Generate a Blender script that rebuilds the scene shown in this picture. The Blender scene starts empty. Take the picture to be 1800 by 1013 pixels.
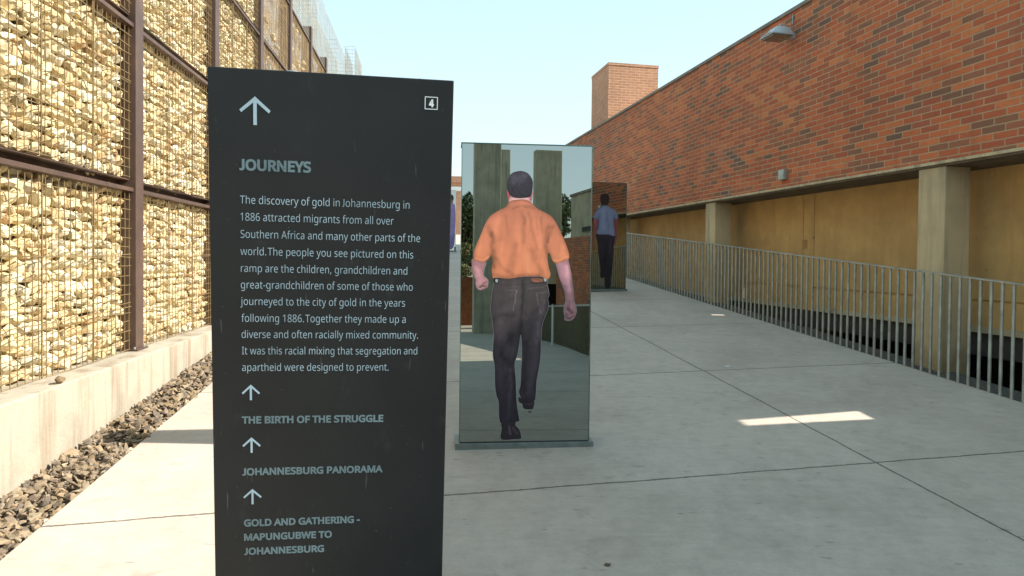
import bpy, bmesh, math, random, json
import numpy as np
from mathutils import Vector, Matrix
from mathutils.geometry import delaunay_2d_cdt
random.seed(7); RNG = np.random.default_rng(11)
C = bpy.context.scene.collection
SC = bpy.context.scene
rad = math.radians

# ------------------------------------------------------------------ camera
FPX = 1146.0
def make_camera():
    p, r = rad(1.1), rad(0.6)
    fw = Vector((0, math.cos(p), -math.sin(p))); up = Vector((0, math.sin(p), math.cos(p))); rt = Vector((1, 0, 0))
    r2 = rt*math.cos(r) + up*math.sin(r); u2 = -rt*math.sin(r) + up*math.cos(r)
    cd = bpy.data.cameras.new('camera'); cd.sensor_width = 36; cd.lens = FPX/1800*36
    cd.shift_y = -34/1800; cd.clip_start = 0.05; cd.clip_end = 2000
    co = bpy.data.objects.new('camera', cd); C.objects.link(co)
    m = Matrix.Identity(4)
    for i in range(3): m[i][0], m[i][1], m[i][2] = r2[i], u2[i], -fw[i]
    co.matrix_world = m; SC.camera = co
make_camera()

# ------------------------------------------------------------------ sky, sun, exposure
SUN_EL = 39.5; SUN_AZ = 91.5     # azimuth clockwise from +Y: the sun stands over the brick building on the right
w = bpy.data.worlds.new('World'); SC.world = w; w.use_nodes = True
nt = w.node_tree; nt.nodes.clear()
wo = nt.nodes.new('ShaderNodeOutputWorld'); wb = nt.nodes.new('ShaderNodeBackground'); sk = nt.nodes.new('ShaderNodeTexSky')
sk.sky_type = 'NISHITA'; sk.sun_disc = False; sk.sun_elevation = rad(SUN_EL); sk.sun_rotation = rad(SUN_AZ)
sk.altitude = 1700; sk.air_density = 1.0; sk.dust_density = 2.5; sk.ozone_density = 1.0
wb.inputs[1].default_value = 0.10
hz = nt.nodes.new('ShaderNodeMix'); hz.data_type = 'RGBA'; hz.inputs[0].default_value = 0.72; tc = nt.nodes.new('ShaderNodeTexCoord'); sx = nt.nodes.new('ShaderNodeSeparateXYZ'); cr_ = nt.nodes.new('ShaderNodeValToRGB'); mu = nt.nodes.new('ShaderNodeVectorMath'); mu.operation = 'SCALE'; mu.inputs[3].default_value = 8.0
cr_.color_ramp.elements[0].position = 0.05; cr_.color_ramp.elements[0].color = (.66, .77, .77, 1); cr_.color_ramp.elements[1].position = 0.5; cr_.color_ramp.elements[1].color = (.44, .68, .735, 1)
nt.links.new(tc.outputs['Generated'], sx.inputs[0]); nt.links.new(sx.outputs[2], cr_.inputs[0]); nt.links.new(cr_.outputs[0], mu.inputs[0]); nt.links.new(mu.outputs[0], hz.inputs[7])   # milky midday air over the clear-sky model
nt.links.new(sk.outputs[0], hz.inputs[6]); nt.links.new(hz.outputs[2], wb.inputs[0]); nt.links.new(wb.outputs[0], wo.inputs[0])
sl = bpy.data.lights.new('sun', 'SUN'); sl.energy = 5.0; sl.angle = rad(0.53); sl.color = (1.0, 0.93, 0.80)
so = bpy.data.objects.new('sun', sl); C.objects.link(so)
so.rotation_euler = (0, rad(90-SUN_EL), rad(90-SUN_AZ)); so.location = (30, 0, 30)
vs = SC.view_settings; vs.view_transform = 'Standard'; vs.look = 'None'; vs.gamma = 1; vs.exposure = 1.1
SC.cycles.max_bounces = 10; SC.cycles.glossy_bounces = 6

# ------------------------------------------------------------------ site axes
G, H = 0.082, 1.6                      # the ramp rises along +Y; the eye is 1.6 m above it
aR, aL = rad(-11.2), rad(-7.45)
nR = np.array([math.cos(aR), -math.sin(aR), 0.]); dR = np.array([math.sin(aR), math.cos(aR), 0.])
nL = np.array([math.cos(aL), -math.sin(aL), 0.]); dL = np.array([math.sin(aL), math.cos(aL), 0.])
Z3 = np.array([0, 0, 1.])
def ramp_z(p): return -H + G*p[1]
def PR(s, t, z): return nR*s + dR*t + Z3*z
def PL(s, t, z): return nL*s + dL*t + Z3*z
RMAT = Matrix(((nR[0], dR[0], 0), (nR[1], dR[1], 0), (0, 0, 1)))
LMAT = Matrix(((nL[0], dL[0], 0), (nL[1], dL[1], 0), (0, 0, 1)))
def s2l(c):
    c = np.asarray(c, float)/255.0
    return np.where(c <= 0.04045, c/12.92, ((c+0.055)/1.055)**2.4)

# ------------------------------------------------------------------ mesh builder
class MB:
    def __init__(s): s.v = []; s.f = []; s.n = 0
    def add(s, vs, fs):
        k = s.n; s.v.append(np.asarray(vs, float).reshape(-1, 3)); s.f += [tuple(i+k for i in f) for f in fs]; s.n += len(s.v[-1]); return s
    def hexa(s, p): # 8 points: bottom 4 (ccw from above), top 4
        return s.add(p, [(3,2,1,0),(4,5,6,7),(0,1,5,4),(1,2,6,5),(2,3,7,6),(3,0,4,7)])
    def box(s, F, a0, a1, b0, b1, z0, z1): # F maps (a,b,z) to world
        if callable(z0): g0, g1 = z0, z1
        else: g0 = lambda p: z0; g1 = lambda p: z1
        q = [(a0,b0),(a1,b0),(a1,b1),(a0,b1)]
        lo = [F(a,b,0) for a,b in q]; lo = [np.array([p[0],p[1],g0(p)]) for p in lo]
        hi = [np.array([p[0],p[1],g1(p)]) for p in lo]
        return s.hexa(lo+hi)
    def tube(s, pts, r, n=8, cap=True):
        pts = [np.asarray(p, float) for p in pts]; m = len(pts); ring = []
        rr = r if hasattr(r, '__len__') else [r]*m
        for i in range(m):
            d = pts[min(i+1, m-1)]-pts[max(i-1, 0)]; d = d/np.linalg.norm(d)
            ref = np.array([0, 0, 1.]) if abs(d[2]) < .9 else np.array([1., 0, 0])
            x = np.cross(d, ref); x /= np.linalg.norm(x); y = np.cross(d, x)
            for k in range(n):
                a = 2*math.pi*(k+.5)/n; ring.append(pts[i]+rr[i]*(math.cos(a)*x+math.sin(a)*y))
        fs = [(i*n+k, (i+1)*n+k, (i+1)*n+(k+1) % n, i*n+(k+1) % n) for i in range(m-1) for k in range(n)]
        if cap: fs += [tuple(range(n)), tuple(range((m-1)*n+n-1, (m-1)*n-1, -1))]
        return s.add(ring, fs)
    def build(s, name, mat, parent=None, smooth=False, bevel=0, kind=None, label=None, fixn=True):
        return mesh_obj(name, np.concatenate(s.v), s.f, mat, parent, smooth, bevel, kind, label, fixn)

WMAT = {}
def world_of(o):
    return WMAT.get(o.name, Matrix.Identity(4)) if o else Matrix.Identity(4)
def mesh_obj(name, V, Fc, mat, parent=None, smooth=False, bevel=0, kind=None, label=None, fixn=True, cols=None):
    M = world_of(parent).inverted(); A = np.array(M)
    Vl = V @ A[:3, :3].T + A[:3, 3]
    me = bpy.data.meshes.new(name); me.from_pydata(Vl.tolist(), [], Fc); me.update()
    if fixn:
        bm = bmesh.new(); bm.from_mesh(me); bmesh.ops.recalc_face_normals(bm, faces=bm.faces)
        if bevel: bmesh.ops.bevel(bm, geom=[e for e in bm.edges if len(e.link_faces) == 2 and e.calc_face_angle(0) > .6], offset=bevel, segments=2, affect='EDGES', profile=.6)
        bm.to_mesh(me); bm.free()
    # world-metric UVs
    uvl = me.uv_layers.new(name='UVMap'); nl = len(me.loops)
    co = np.empty(len(me.vertices)*3); me.vertices.foreach_get('co', co); co = co.reshape(-1, 3)
    W = np.array(world_of(parent)); cw = co @ W[:3, :3].T + W[:3, 3]
    li = np.empty(nl, int); me.loops.foreach_get('vertex_index', li)
    npoly = len(me.polygons); nn = np.empty(npoly*3); me.polygons.foreach_get('normal', nn); nn = nn.reshape(-1, 3) @ W[:3, :3].T
    tot = np.empty(npoly, int); me.polygons.foreach_get('loop_total', tot); pi = np.repeat(np.arange(npoly), tot)
    n_ = nn[pi]; p_ = cw[li]; hz = np.abs(n_[:, 2]) > .75
    tx = np.stack([-n_[:, 1], n_[:, 0]], 1); tx /= (np.linalg.norm(tx, axis=1, keepdims=True)+1e-9)
    sg = np.where(np.abs(tx[:, 0]) > np.abs(tx[:, 1]), np.sign(tx[:, 0]), np.sign(tx[:, 1])); tx *= sg[:, None]
    uv = np.where(hz[:, None], p_[:, :2], np.stack([(p_[:, :2]*tx).sum(1), p_[:, 2]], 1))
    uvl.data.foreach_set('uv', uv.ravel())
    if cols is not None:
        ca = me.color_attributes.new('Col', 'FLOAT_COLOR', 'POINT')
        c4 = np.ones((len(me.vertices), 4)); c4[:, :3] = cols; ca.data.foreach_set('color', c4.ravel())
    if smooth: me.shade_smooth()
    me.materials.append(mat)
    o = bpy.data.objects.new(name, me); C.objects.link(o)
    if parent: o.parent = parent; WMAT[o.name] = world_of(parent).copy()
    if kind: o['kind'] = kind
    if label: o['label'] = label
    return o
def thing(name, label, cat, loc=(0,0,0), rotz=0.0, group=None):
    o = bpy.data.objects.new(name, None); C.objects.link(o); o.empty_display_size = .2
    o.location = Vector(loc); o.rotation_euler = (0, 0, rotz)
    WMAT[o.name] = Matrix.Translation(Vector(loc)) @ Matrix.Rotation(rotz, 4, 'Z')
    return tag(o, label, cat, group)
def tag(o, label, cat, group=None):
    o['label'] = label; o['category'] = cat
    if group: o['group'] = group
    return o

# ------------------------------------------------------------------ materials
class NT:
    def __init__(s, name):
        s.m = bpy.data.materials.new(name); s.m.use_nodes = True; s.t = s.m.node_tree
        s.b = s.t.nodes['Principled BSDF']
    def n(s, ty, **k):
        o = s.t.nodes.new(ty)
        for a, v in k.items(): setattr(o, a, v)
        return o
    def l(s, a, b): s.t.links.new(a, b)
    def math(s, op, a, b=None, c=None, clamp=False):
        o = s.n('ShaderNodeMath', operation=op, use_clamp=clamp)
        for i, x in enumerate((a, b, c)):
            if x is None: continue
            if isinstance(x, (int, float)): o.inputs[i].default_value = x
            else: s.l(x, o.inputs[i])
        return o.outputs[0]
    def mix(s, fac, a, b, blend='MIX'):
        o = s.n('ShaderNodeMix', data_type='RGBA', blend_type=blend)
        for i, x in ((0, fac), (6, a), (7, b)):
            if isinstance(x, (int, float)): o.inputs[i].default_value = x
            elif isinstance(x, (tuple, list)): o.inputs[i].default_value = (*x[:3], 1)
            else: s.l(x, o.inputs[i])
        return o.outputs[2]
    def noise(s, scale, detail=4, rough=.55, vec=None, dist=0):
        o = s.n('ShaderNodeTexNoise'); o.inputs['Scale'].default_value = scale; o.inputs['Detail'].default_value = detail
        o.inputs['Roughness'].default_value = rough; o.inputs['Distortion'].default_value = dist
        if vec: s.l(vec, o.inputs['Vector'])
        return o.outputs['Fac']
    def ramp(s, fac, stops, interp='LINEAR'):
        o = s.n('ShaderNodeValToRGB'); e = o.color_ramp; e.interpolation = interp
        while len(e.elements) < len(stops): e.elements.new(.5)
        for q, (p, c) in zip(e.elements, stops):
            q.position = p; q.color = (*c, 1) if len(c) == 3 else c
        s.l(fac, o.inputs[0]); return o.outputs[0]
    def bump(s, h, strength=.3, dist=.01):
        o = s.n('ShaderNodeBump'); o.inputs['Strength'].default_value = strength; o.inputs['Distance'].default_value = dist
        s.l(h, o.inputs['Height']); s.l(o.outputs[0], s.b.inputs['Normal'])
    def pos(s): return s.n('ShaderNodeNewGeometry').outputs['Position']
    def vmap(s, vec, scale=(1,1,1), rot=(0,0,0)):
        o = s.n('ShaderNodeMapping'); o.inputs['Scale'].default_value = scale; o.inputs['Rotation'].default_value = rot
        s.l(vec, o.inputs['Vector']); return o.outputs[0]
    def set(s, color=None, rough=.6, metal=0, spec=.5):
        if color is not None:
            if isinstance(color, (tuple, list)): s.b.inputs['Base Color'].default_value = (*color, 1)
            else: s.l(color, s.b.inputs['Base Color'])
        if isinstance(rough, (int, float)): s.b.inputs['Roughness'].default_value = rough
        else: s.l(rough, s.b.inputs['Roughness'])
        s.b.inputs['Metallic'].default_value = metal; s.b.inputs['Specular IOR Level'].default_value = spec
        return s.m

def simple(name, col, rough=.6, metal=0, var=.25, scale=6, bump=.15, bscale=60, bdist=.004, spec=.5, streak=None, dirt=None):
    m = NT(name); p = m.pos()
    v = m.noise(scale, 6, .6, p); col = tuple(col)
    lo = tuple(c*(1-var) for c in col); hi = tuple(min(1, c*(1+var*.8)) for c in col)
    c = m.ramp(v, [(.3, lo), (.7, hi)])
    if streak: # vertical run-off marks
        q = m.noise(5, 5, .6, m.vmap(p, (1.6, 1.6, .12)))
        c = m.mix(m.ramp(q, [(.5, (0,0,0)), (.75, (1,1,1))]), c, streak)
    if dirt:
        q = m.noise(2.2, 8, .65, p); c = m.mix(m.math('MULTIPLY', m.ramp(q, [(.52, (0,0,0)), (.7, (1,1,1))]), .6), c, dirt)
    if bump: m.bump(m.noise(bscale, 5, .6, p), bump, bdist)
    return m.set(c, rough, metal, spec)

def vcol_mat(name, rough=.85, spec=.25, bump=.5, bscale=40, var=.25, gain=1.0):
    m = NT(name); a = m.n('ShaderNodeVertexColor', layer_name='Col').outputs[0]
    p = m.pos(); c = a
    if var:
        v = m.noise(25, 5, .6, p); c = m.mix(1.0, a, m.ramp(v, [(.3, (1-var,)*3), (.7, (1,)*3)]), 'MULTIPLY')
    if gain != 1: c = m.mix(1.0, c, (gain, gain, gain), 'MULTIPLY')
    if bump: m.bump(m.noise(bscale, 6, .65, p), bump, .01)
    return m.set(c, rough, 0, spec)

def brick_mat(name, L, h, palette, mortar=(.40, .27, .165), gap=.011, soften=0.0):
    m = NT(name); uv = m.n('ShaderNodeTexCoord').outputs['UV']
    wob = m.n('ShaderNodeTexNoise'); wob.inputs['Scale'].default_value = 9; wob.inputs['Detail'].default_value = 3; m.l(uv, wob.inputs['Vector'])
    off = m.n('ShaderNodeVectorMath', operation='MULTIPLY_ADD'); m.l(wob.outputs['Color'], off.inputs[0])
    off.inputs[1].default_value = (.012, .007, 0); m.l(uv, off.inputs[2])
    x = m.n('ShaderNodeSeparateXYZ'); m.l(off.outputs[0], x.inputs[0])
    fr = m.math('DIVIDE', x.outputs[1], h); row = m.math('FLOOR', fr); fy = m.math('FRACT', fr)
    odd = m.math('PINGPONG', row, 1.0)
    u = m.math('ADD', m.math('DIVIDE', x.outputs[0], L), m.math('MULTIPLY', odd, .5))
    u = m.math('ADD', u, m.math('MULTIPLY', m.math('SINE', m.math('MULTIPLY', row, 12.9)), .05))
    col = m.math('FLOOR', u); fx = m.math('FRACT', u)
    ex = m.math('MULTIPLY', m.math('MINIMUM', fx, m.math('SUBTRACT', 1.0, fx)), L)
    ey = m.math('MULTIPLY', m.math('MINIMUM', fy, m.math('SUBTRACT', 1.0, fy)), h)
    d = m.math('MINIMUM', ex, ey)
    face = m.n('ShaderNodeMapRange'); face.interpolation_type = 'SMOOTHSTEP'; m.l(d, face.inputs[0])
    face.inputs[1].default_value = gap*.36; face.inputs[2].default_value = gap*.72
    cv = m.n('ShaderNodeCombineXYZ'); m.l(col, cv.inputs[0]); m.l(row, cv.inputs[1])
    wn = m.n('ShaderNodeTexWhiteNoise', noise_dimensions='2D'); m.l(cv.outputs[0], wn.inputs['Vector'])
    # dark burnt bricks come in loose drifts
    pn = m.noise(.55, 3, .6, uv); val = m.math('ADD', m.math('MULTIPLY', wn.outputs['Value'], .80), m.math('MULTIPLY', m.math('SUBTRACT', pn, .42), .9), clamp=True)
    c = m.ramp(val, palette)
    inner = m.noise(14, 4, .6, m.vmap(uv, (1, 2.2, 1)))
    c = m.mix(m.math('MULTIPLY', m.ramp(inner, [(.45, (0,0,0)), (.75, (1,1,1))]), .35), c, (.20, .085, .05))
    gr = m.noise(180, 3, .6, uv); c = m.mix(1.0, c, m.ramp(gr, [(.3, (.82,)*3), (.7, (1.08,)*3)]), 'MULTIPLY')
    mc = m.mix(m.noise(6, 4, .6, uv), tuple(q*.75 for q in mortar), tuple(q*1.25 for q in mortar))
    c = m.mix(face.outputs[0], mc, c)
    # salty bloom and soot stains
    bl = m.noise(.9, 7, .62, uv); c = m.mix(m.math('MULTIPLY', m.ramp(bl, [(.56, (0,0,0)), (.75, (1,1,1))]), .25), c, (.42, .24, .16))
    sk_ = m.noise(4, 6, .65, m.vmap(uv, (1.3, .16, 1))); c = m.mix(m.math('MULTIPLY', m.ramp(sk_, [(.54, (0,0,0)), (.72, (1,1,1))]), .30), c, (.13,.075,.045))
    fd = m.noise(.7, 5, .6, uv); c = m.mix(1.0, c, m.ramp(fd, [(.3, (.86,)*3), (.7, (1.12,)*3)]), 'MULTIPLY')
    bh = m.math('ADD', face.outputs[0], m.math('MULTIPLY', gr, .35)); m.bump(bh, .6, .006)
    return m.set(c, .85, 0, .25)

PAL = [(0.0, s2l((206,122,78))), (.18, s2l((200,104,66))), (.38, s2l((184,88,58))), (.58, s2l((166,78,56))), (.72, s2l((158,92,74))), (.82, s2l((128,84,70))), (.91, s2l((104,78,74))), (.98, s2l((82,72,82)))]
_mid = np.array([.34, .155, .088])
PAL = [(p, tuple(float(x) for x in (np.array(c)*.80+_mid*.10+.10*np.array([.27,.185,.125]))*np.array([1.02, 1.07, .98]))) for p, c in PAL]
M = {}
M['brick'] = brick_mat('brick', .236, .0683, PAL)
M['tower_brick'] = brick_mat('tower_brick', .236, .0683, [(p, tuple(float(x) for x in np.array(c)*.55+np.array((.60,.42,.28))*.45)) for p, c in PAL[:3]]+[(1.0, tuple(float(x) for x in np.array(PAL[3][1])*.6+np.array((.60,.42,.28))*.4))], mortar=(.62,.44,.30))
M['stone'] = vcol_mat('stone', bump=.7, bscale=30, var=.3)
M['gravel'] = vcol_mat('gravel', bump=.6, bscale=60, var=.35)
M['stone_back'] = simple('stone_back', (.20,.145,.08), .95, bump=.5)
M['wire'] = simple('wire', (.23,.165,.08), .55, .15, var=.3, bump=0)
M['cage_wire'] = simple('cage_wire', (.25,.23,.18), .5, .2, var=.3, bump=0)
M['rust_wire'] = simple('rust_wire', (.27,.18,.085), .6, .1, var=.35, bump=0)
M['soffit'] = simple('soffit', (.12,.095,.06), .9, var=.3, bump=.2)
M['steel'] = simple('steel', (.090,.056,.044), .5, .15, var=.18, scale=9, bump=.12, bscale=120, bdist=.002, dirt=(.18,.10,.065))
M['plinth'] = simple('plinth', (.39,.345,.28), .9, var=.28, scale=2.2, bump=.45, bscale=45, bdist=.007, streak=(.19,.13,.08), dirt=(.22,.17,.115))
M['galv_dark'] = simple('galv_dark', (.17,.20,.19), .5, .3, var=.25, scale=14, bump=0)
M['rail_shaded'] = simple('rail_shaded', (.13,.12,.075), .6, .2, var=.25, scale=10, bump=0)  # darker copy of the rail: shade on the rear balusters put into the colour
M['conc'] = simple('conc', (.47,.39,.25), .85, var=.16, scale=3, bump=.25, bscale=70, bdist=.004, streak=(.23,.19,.13))
M['conc_grey'] = simple('conc_grey', (.45,.41,.30), .9, var=.2, scale=2, bump=.3, bscale=50, streak=(.2,.19,.16))
M['beige'] = simple('beige', (.53,.33,.125), .88, var=.10, scale=1.6, bump=.18, bscale=90, bdist=.003, streak=(.45,.275,.10), dirt=(.43,.26,.095))
def spotted(name, base, fn):
    src = M[base]; m = NT.__new__(NT); m.m = src; m.t = src.node_tree; m.b = m.t.nodes['Principled BSDF']
    old = m.b.inputs['Base Color'].links[0].from_socket; m.l(fn(m, old), m.b.inputs['Base Color'])
def _rust(m, c):
    p = m.pos(); q = m.noise(7.5, 3, .6, p); c = m.mix(m.math('MULTIPLY', m.ramp(q, [(.715, (0,0,0)), (.74, (1,1,1))]), .6), c, (.16,.07,.02))
    return m.mix(1.0, c, m.ramp(m.noise(.8, 7, .68, p), [(.32, (.84,)*3), (.68, (1.12,)*3)]), 'MULTIPLY')
spotted('beige', 'beige', _rust)
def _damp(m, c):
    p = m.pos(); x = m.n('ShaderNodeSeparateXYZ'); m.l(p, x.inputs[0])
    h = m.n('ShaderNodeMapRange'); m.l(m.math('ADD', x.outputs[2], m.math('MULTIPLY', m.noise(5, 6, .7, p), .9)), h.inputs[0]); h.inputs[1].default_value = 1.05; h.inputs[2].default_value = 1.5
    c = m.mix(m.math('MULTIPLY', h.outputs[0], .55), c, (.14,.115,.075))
    h2 = m.n('ShaderNodeMapRange'); m.l(m.math('ADD', x.outputs[2], m.math('MULTIPLY', m.noise(4, 6, .7, p), .7)), h2.inputs[0]); h2.inputs[1].default_value = -.45; h2.inputs[2].default_value = -.7
    return m.mix(m.math('MULTIPLY', h2.outputs[0], .5), c, (.17,.11,.05))
M['column'] = simple('column', (.51,.395,.235), .85, var=.14, scale=2.5, bump=.25, bscale=70, bdist=.004, streak=(.30,.25,.16))
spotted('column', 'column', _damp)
M['coping'] = simple('coping', (.20,.18,.15), .8, var=.3, bump=.3)
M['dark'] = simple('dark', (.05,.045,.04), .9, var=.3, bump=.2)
M['galv'] = simple('galv', (.36,.40,.37), .48, .55, var=.25, scale=14, bump=.08, bscale=200, bdist=.001)
M['rail'] = simple('rail', (.34,.36,.33), .45, .5, var=.28, scale=10, bump=.08, bscale=150, bdist=.001, dirt=(.25,.24,.21))
M['strip'] = simple('strip', (.11,.105,.10), .95, var=.5, scale=40, bump=.9, bscale=90, bdist=.01)
M['earth'] = simple('earth', (.17,.13,.09), .95, var=.4, scale=20, bump=.8, bscale=60, bdist=.01)
M['alu'] = simple('alu', (.42,.45,.47), .4, .4, var=.12, bump=0)
M['black'] = simple('black', (.02,.02,.02), .5, var=.2, bump=0)
M['lens'] = simple('lens', (.16,.15,.11), .12, 0, var=.4, scale=30, bump=0, spec=.8)
M['whitep'] = simple('whitep', (.75,.75,.74), .5, var=.08, bump=0)
M['leaf'] = simple('leaf', (.07,.10,.035), .7, var=.6, scale=1.5, bump=0)
M['leaf_olive'] = simple('leaf_olive', (.17,.155,.05), .7, var=.6, scale=2, bump=0)
M['bark'] = simple('bark', (.10,.075,.05), .95, var=.3, bump=.6)
M['rust'] = simple('rust', (.26,.085,.03), .85, var=.35, scale=5, bump=.3, streak=(.15,.05,.025))
def sign_mat():
    m = NT('sign_board'); p = m.pos()
    c = m.ramp(m.noise(3, 5, .6, p), [(.3, (.0135,.015,.016)), (.7, (.0185,.0205,.0215))])
    sm = m.noise(9, 7, .7, m.vmap(p, (1, 1, .6))); c = m.mix(m.math('MULTIPLY', m.ramp(sm, [(.60, (0,0,0)), (.78, (1,1,1))]), .22), c, (.12,.13,.13))
    sc = m.noise(38, 2, .4, m.vmap(p, (2.6, 1, .22), (0, rad(35), 0))); c = m.mix(m.math('MULTIPLY', m.ramp(sc, [(.74, (0,0,0)), (.77, (1,1,1))]), .25), c, (.2,.21,.2))
    du = m.noise(150, 1, .5, p); c = m.mix(m.math('MULTIPLY', m.ramp(du, [(.79, (0,0,0)), (.81, (1,1,1))]), .4), c, (.3,.29,.26))
    m.bump(m.noise(400, 3, .6, p), .1, .0006)
    return m.set(c, m.ramp(sm, [(.4, (.40,)*3), (.8, (.58,)*3)]), 0, .28)
M['sign'] = sign_mat()
M['sign_edge'] = simple('sign_edge', (.06,.07,.09), .35, .2, var=.1, bump=0)
M['ink_bright'] = simple('ink_bright', tuple(s2l((172,196,210))), .5, var=.22, scale=5, bump=0)
M['ink_dim'] = simple('ink_dim', tuple(s2l((108,130,137))), .5, var=.25, scale=6, bump=0)
M['ink_white'] = simple('ink_white', tuple(s2l((225,232,235))), .5, var=.05, bump=0)
M['dryleaf'] = simple('dryleaf', (.12,.075,.04), .8, var=.3, bump=0)
def mirror_mat(name, tint):
    m = NT(name); p = m.pos()
    m.bump(m.noise(.9, 2, .5, p), .035, .004)
    sm = m.noise(3.0, 6, .6, m.vmap(p, (1, 1, .5)))
    return m.set(tint, m.ramp(sm, [(.45, (.0,)*3), (.9, (.05,)*3)]), 1.0)
M['mirror'] = mirror_mat('mirror', (.365,.40,.38))
M['glass_edge'] = simple('glass_edge', (.10,.16,.13), .12, .4, var=.2, bump=0)
M['mirror_side'] = mirror_mat('mirror_side', (.60,.68,.64))
PRINT = 1.0
M['print'] = vcol_mat('print', rough=.38, spec=.35, bump=0, var=0, gain=PRINT)
def ramp_mat():
    m = NT('ramp_concrete'); p = m.pos()
    c = m.ramp(m.noise(1.1, 9, .66, p), [(.26, (.385,.324,.279)), (.5, (.462,.394,.342)), (.74, (.530,.455,.397))])
    c = m.mix(1.0, c, m.ramp(m.noise(9, 8, .75, p), [(.3, (.86,)*3), (.7, (1.08,)*3)]), 'MULTIPLY')
    tr = m.noise(26, 4, .6, m.vmap(p, (.16, 1.3, 1), (0, 0, rad(8)))) # trowel drag
    c = m.mix(1.0, c, m.ramp(tr, [(.3, (.95,)*3), (.7, (1.03,)*3)]), 'MULTIPLY')
    fine = m.noise(220, 3, .7, p); c = m.mix(1.0, c, m.ramp(fine, [(.3, (.90,)*3), (.7, (1.06,)*3)]), 'MULTIPLY')
    st = m.noise(3.3, 8, .7, m.vmap(p, (1, 1.5, 1))); c = m.mix(m.math('MULTIPLY', m.ramp(st, [(.6, (0,0,0)), (.72, (1,1,1))]), .38), c, (.19,.165,.125))
    sp = m.noise(16, 3, .5, m.vmap(p, (.45, 1.6, 1), (0, 0, rad(6)))); c = m.mix(m.math('MULTIPLY', m.ramp(sp, [(.69, (0,0,0)), (.73, (1,1,1))]), .5), c, (.15,.13,.11))
    gt = m.noise(120, 2, .5, p); c = m.mix(m.math('MULTIPLY', m.ramp(gt, [(.70, (0,0,0)), (.74, (1,1,1))]), .45), c, (.12,.11,.095))
    # saw-cut joints
    dv = m.n('ShaderNodeVectorMath', operation='DOT_PRODUCT'); m.l(p, dv.inputs[0]); dv.inputs[1].default_value = tuple(dR)
    sv = m.n('ShaderNodeVectorMath', operation='DOT_PRODUCT'); m.l(p, sv.inputs[0]); sv.inputs[1].default_value = tuple(nR)
    wv = m.math('MULTIPLY', m.math('SUBTRACT', m.noise(2.2, 5, .7, p), .5), .035)
    wv2 = m.math('MULTIPLY', m.math('SUBTRACT', m.noise(40, 2, .7, p), .5), .012)
    wv = m.math('ADD', wv, wv2)
    t = m.math('ADD', m.math('DIVIDE', m.math('SUBTRACT', m.math('ADD', dv.outputs['Value'], wv), 3.535), 2.25), 40.5)
    a = m.math('MULTIPLY', m.math('ABSOLUTE', m.math('SUBTRACT', m.math('FRACT', t), .5)), 2.25)
    b = m.math('ABSOLUTE', m.math('SUBTRACT', m.math('ADD', sv.outputs['Value'], wv), 3.037))
    dd = m.math('MINIMUM', a, b)
    wj = m.math('MULTIPLY', m.noise(6, 3, .6, p), .0082)
    j = m.n('ShaderNodeMapRange'); m.l(dd, j.inputs[0]); m.l(wj, j.inputs[1]); j.inputs[2].default_value = .0105; j.inputs[3].default_value = 1; j.inputs[4].default_value = 0
    c = m.mix(m.math('MULTIPLY', j.outputs[0], .85), c, (.07,.062,.055))
    hh = m.math('SUBTRACT', m.math('ADD', m.math('MULTIPLY', fine, .25), m.math('MULTIPLY', tr, .2)), j.outputs[0])
    m.bump(hh, .22, .006)
    return m.set(c, .78, 0, .3)
M['ramp'] = ramp_mat()
# ------------------------------------------------------------------ ground, ramp
def prism(poly, ztop, zbot, mb=None):
    mb = mb or MB(); n = len(poly)
    zt = ztop if callable(ztop) else (lambda p: ztop); zb = zbot if callable(zbot) else (lambda p: zbot)
    lo = [(p[0], p[1], zb(p)) for p in poly]; hi = [(p[0], p[1], zt(p)) for p in poly]
    return mb.add(lo+hi, [tuple(range(n-1, -1, -1)), tuple(range(n, 2*n))]+[(i, (i+1) % n, n+(i+1) % n, n+i) for i in range(n)])
def lx(sL, y): return (sL-nL[1]*y)/nL[0]
def rx(s, y): return (s-nR[1]*y)/nR[0]
ring = [(600*math.cos(a), 600*math.sin(a)) for a in np.linspace(0, 2*math.pi, 48, endpoint=False)]
MB().add([(x, y, -3.05) for x, y in ring], [tuple(range(48))]).build('ground', M['earth'], kind='structure')
prism([(-40,-90),(40,-90),(40,-17),(-40,-17)], -2.99, -3.04).build('plaza', M['ramp'], kind='structure')
Y0, Y1 = -17, 32
prism([(lx(-1.855,Y0),Y0),(4.4,Y0),(4.4,-3),(rx(5.17,0.3),0.3),(rx(5.17,Y1),Y1),(lx(-1.855,Y1),Y1)], ramp_z, lambda p: ramp_z(p)-.3).build('ramp', M['ramp'], kind='structure')
prism([(-14,32),(12,32),(12,60),(-14,60)], 1.02, .6).build('upper_terrace', M['ramp'], kind='structure')
prism([(lx(-2.3,-3),-3),(lx(-1.858,-3),-3),(lx(-1.858,32),32),(lx(-2.3,32),32)], lambda p: ramp_z(p)-.06, lambda p: ramp_z(p)-.4).build('gravel_bed', M['earth'], kind='structure')
prism([(rx(5.172,.5),.5),(rx(5.58,.5),.5),(rx(5.58,24),24),(rx(5.172,24),24)], lambda p: ramp_z(p)-.035, lambda p: ramp_z(p)-.4).build('gravel_strip', M['strip'], kind='structure')

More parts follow.
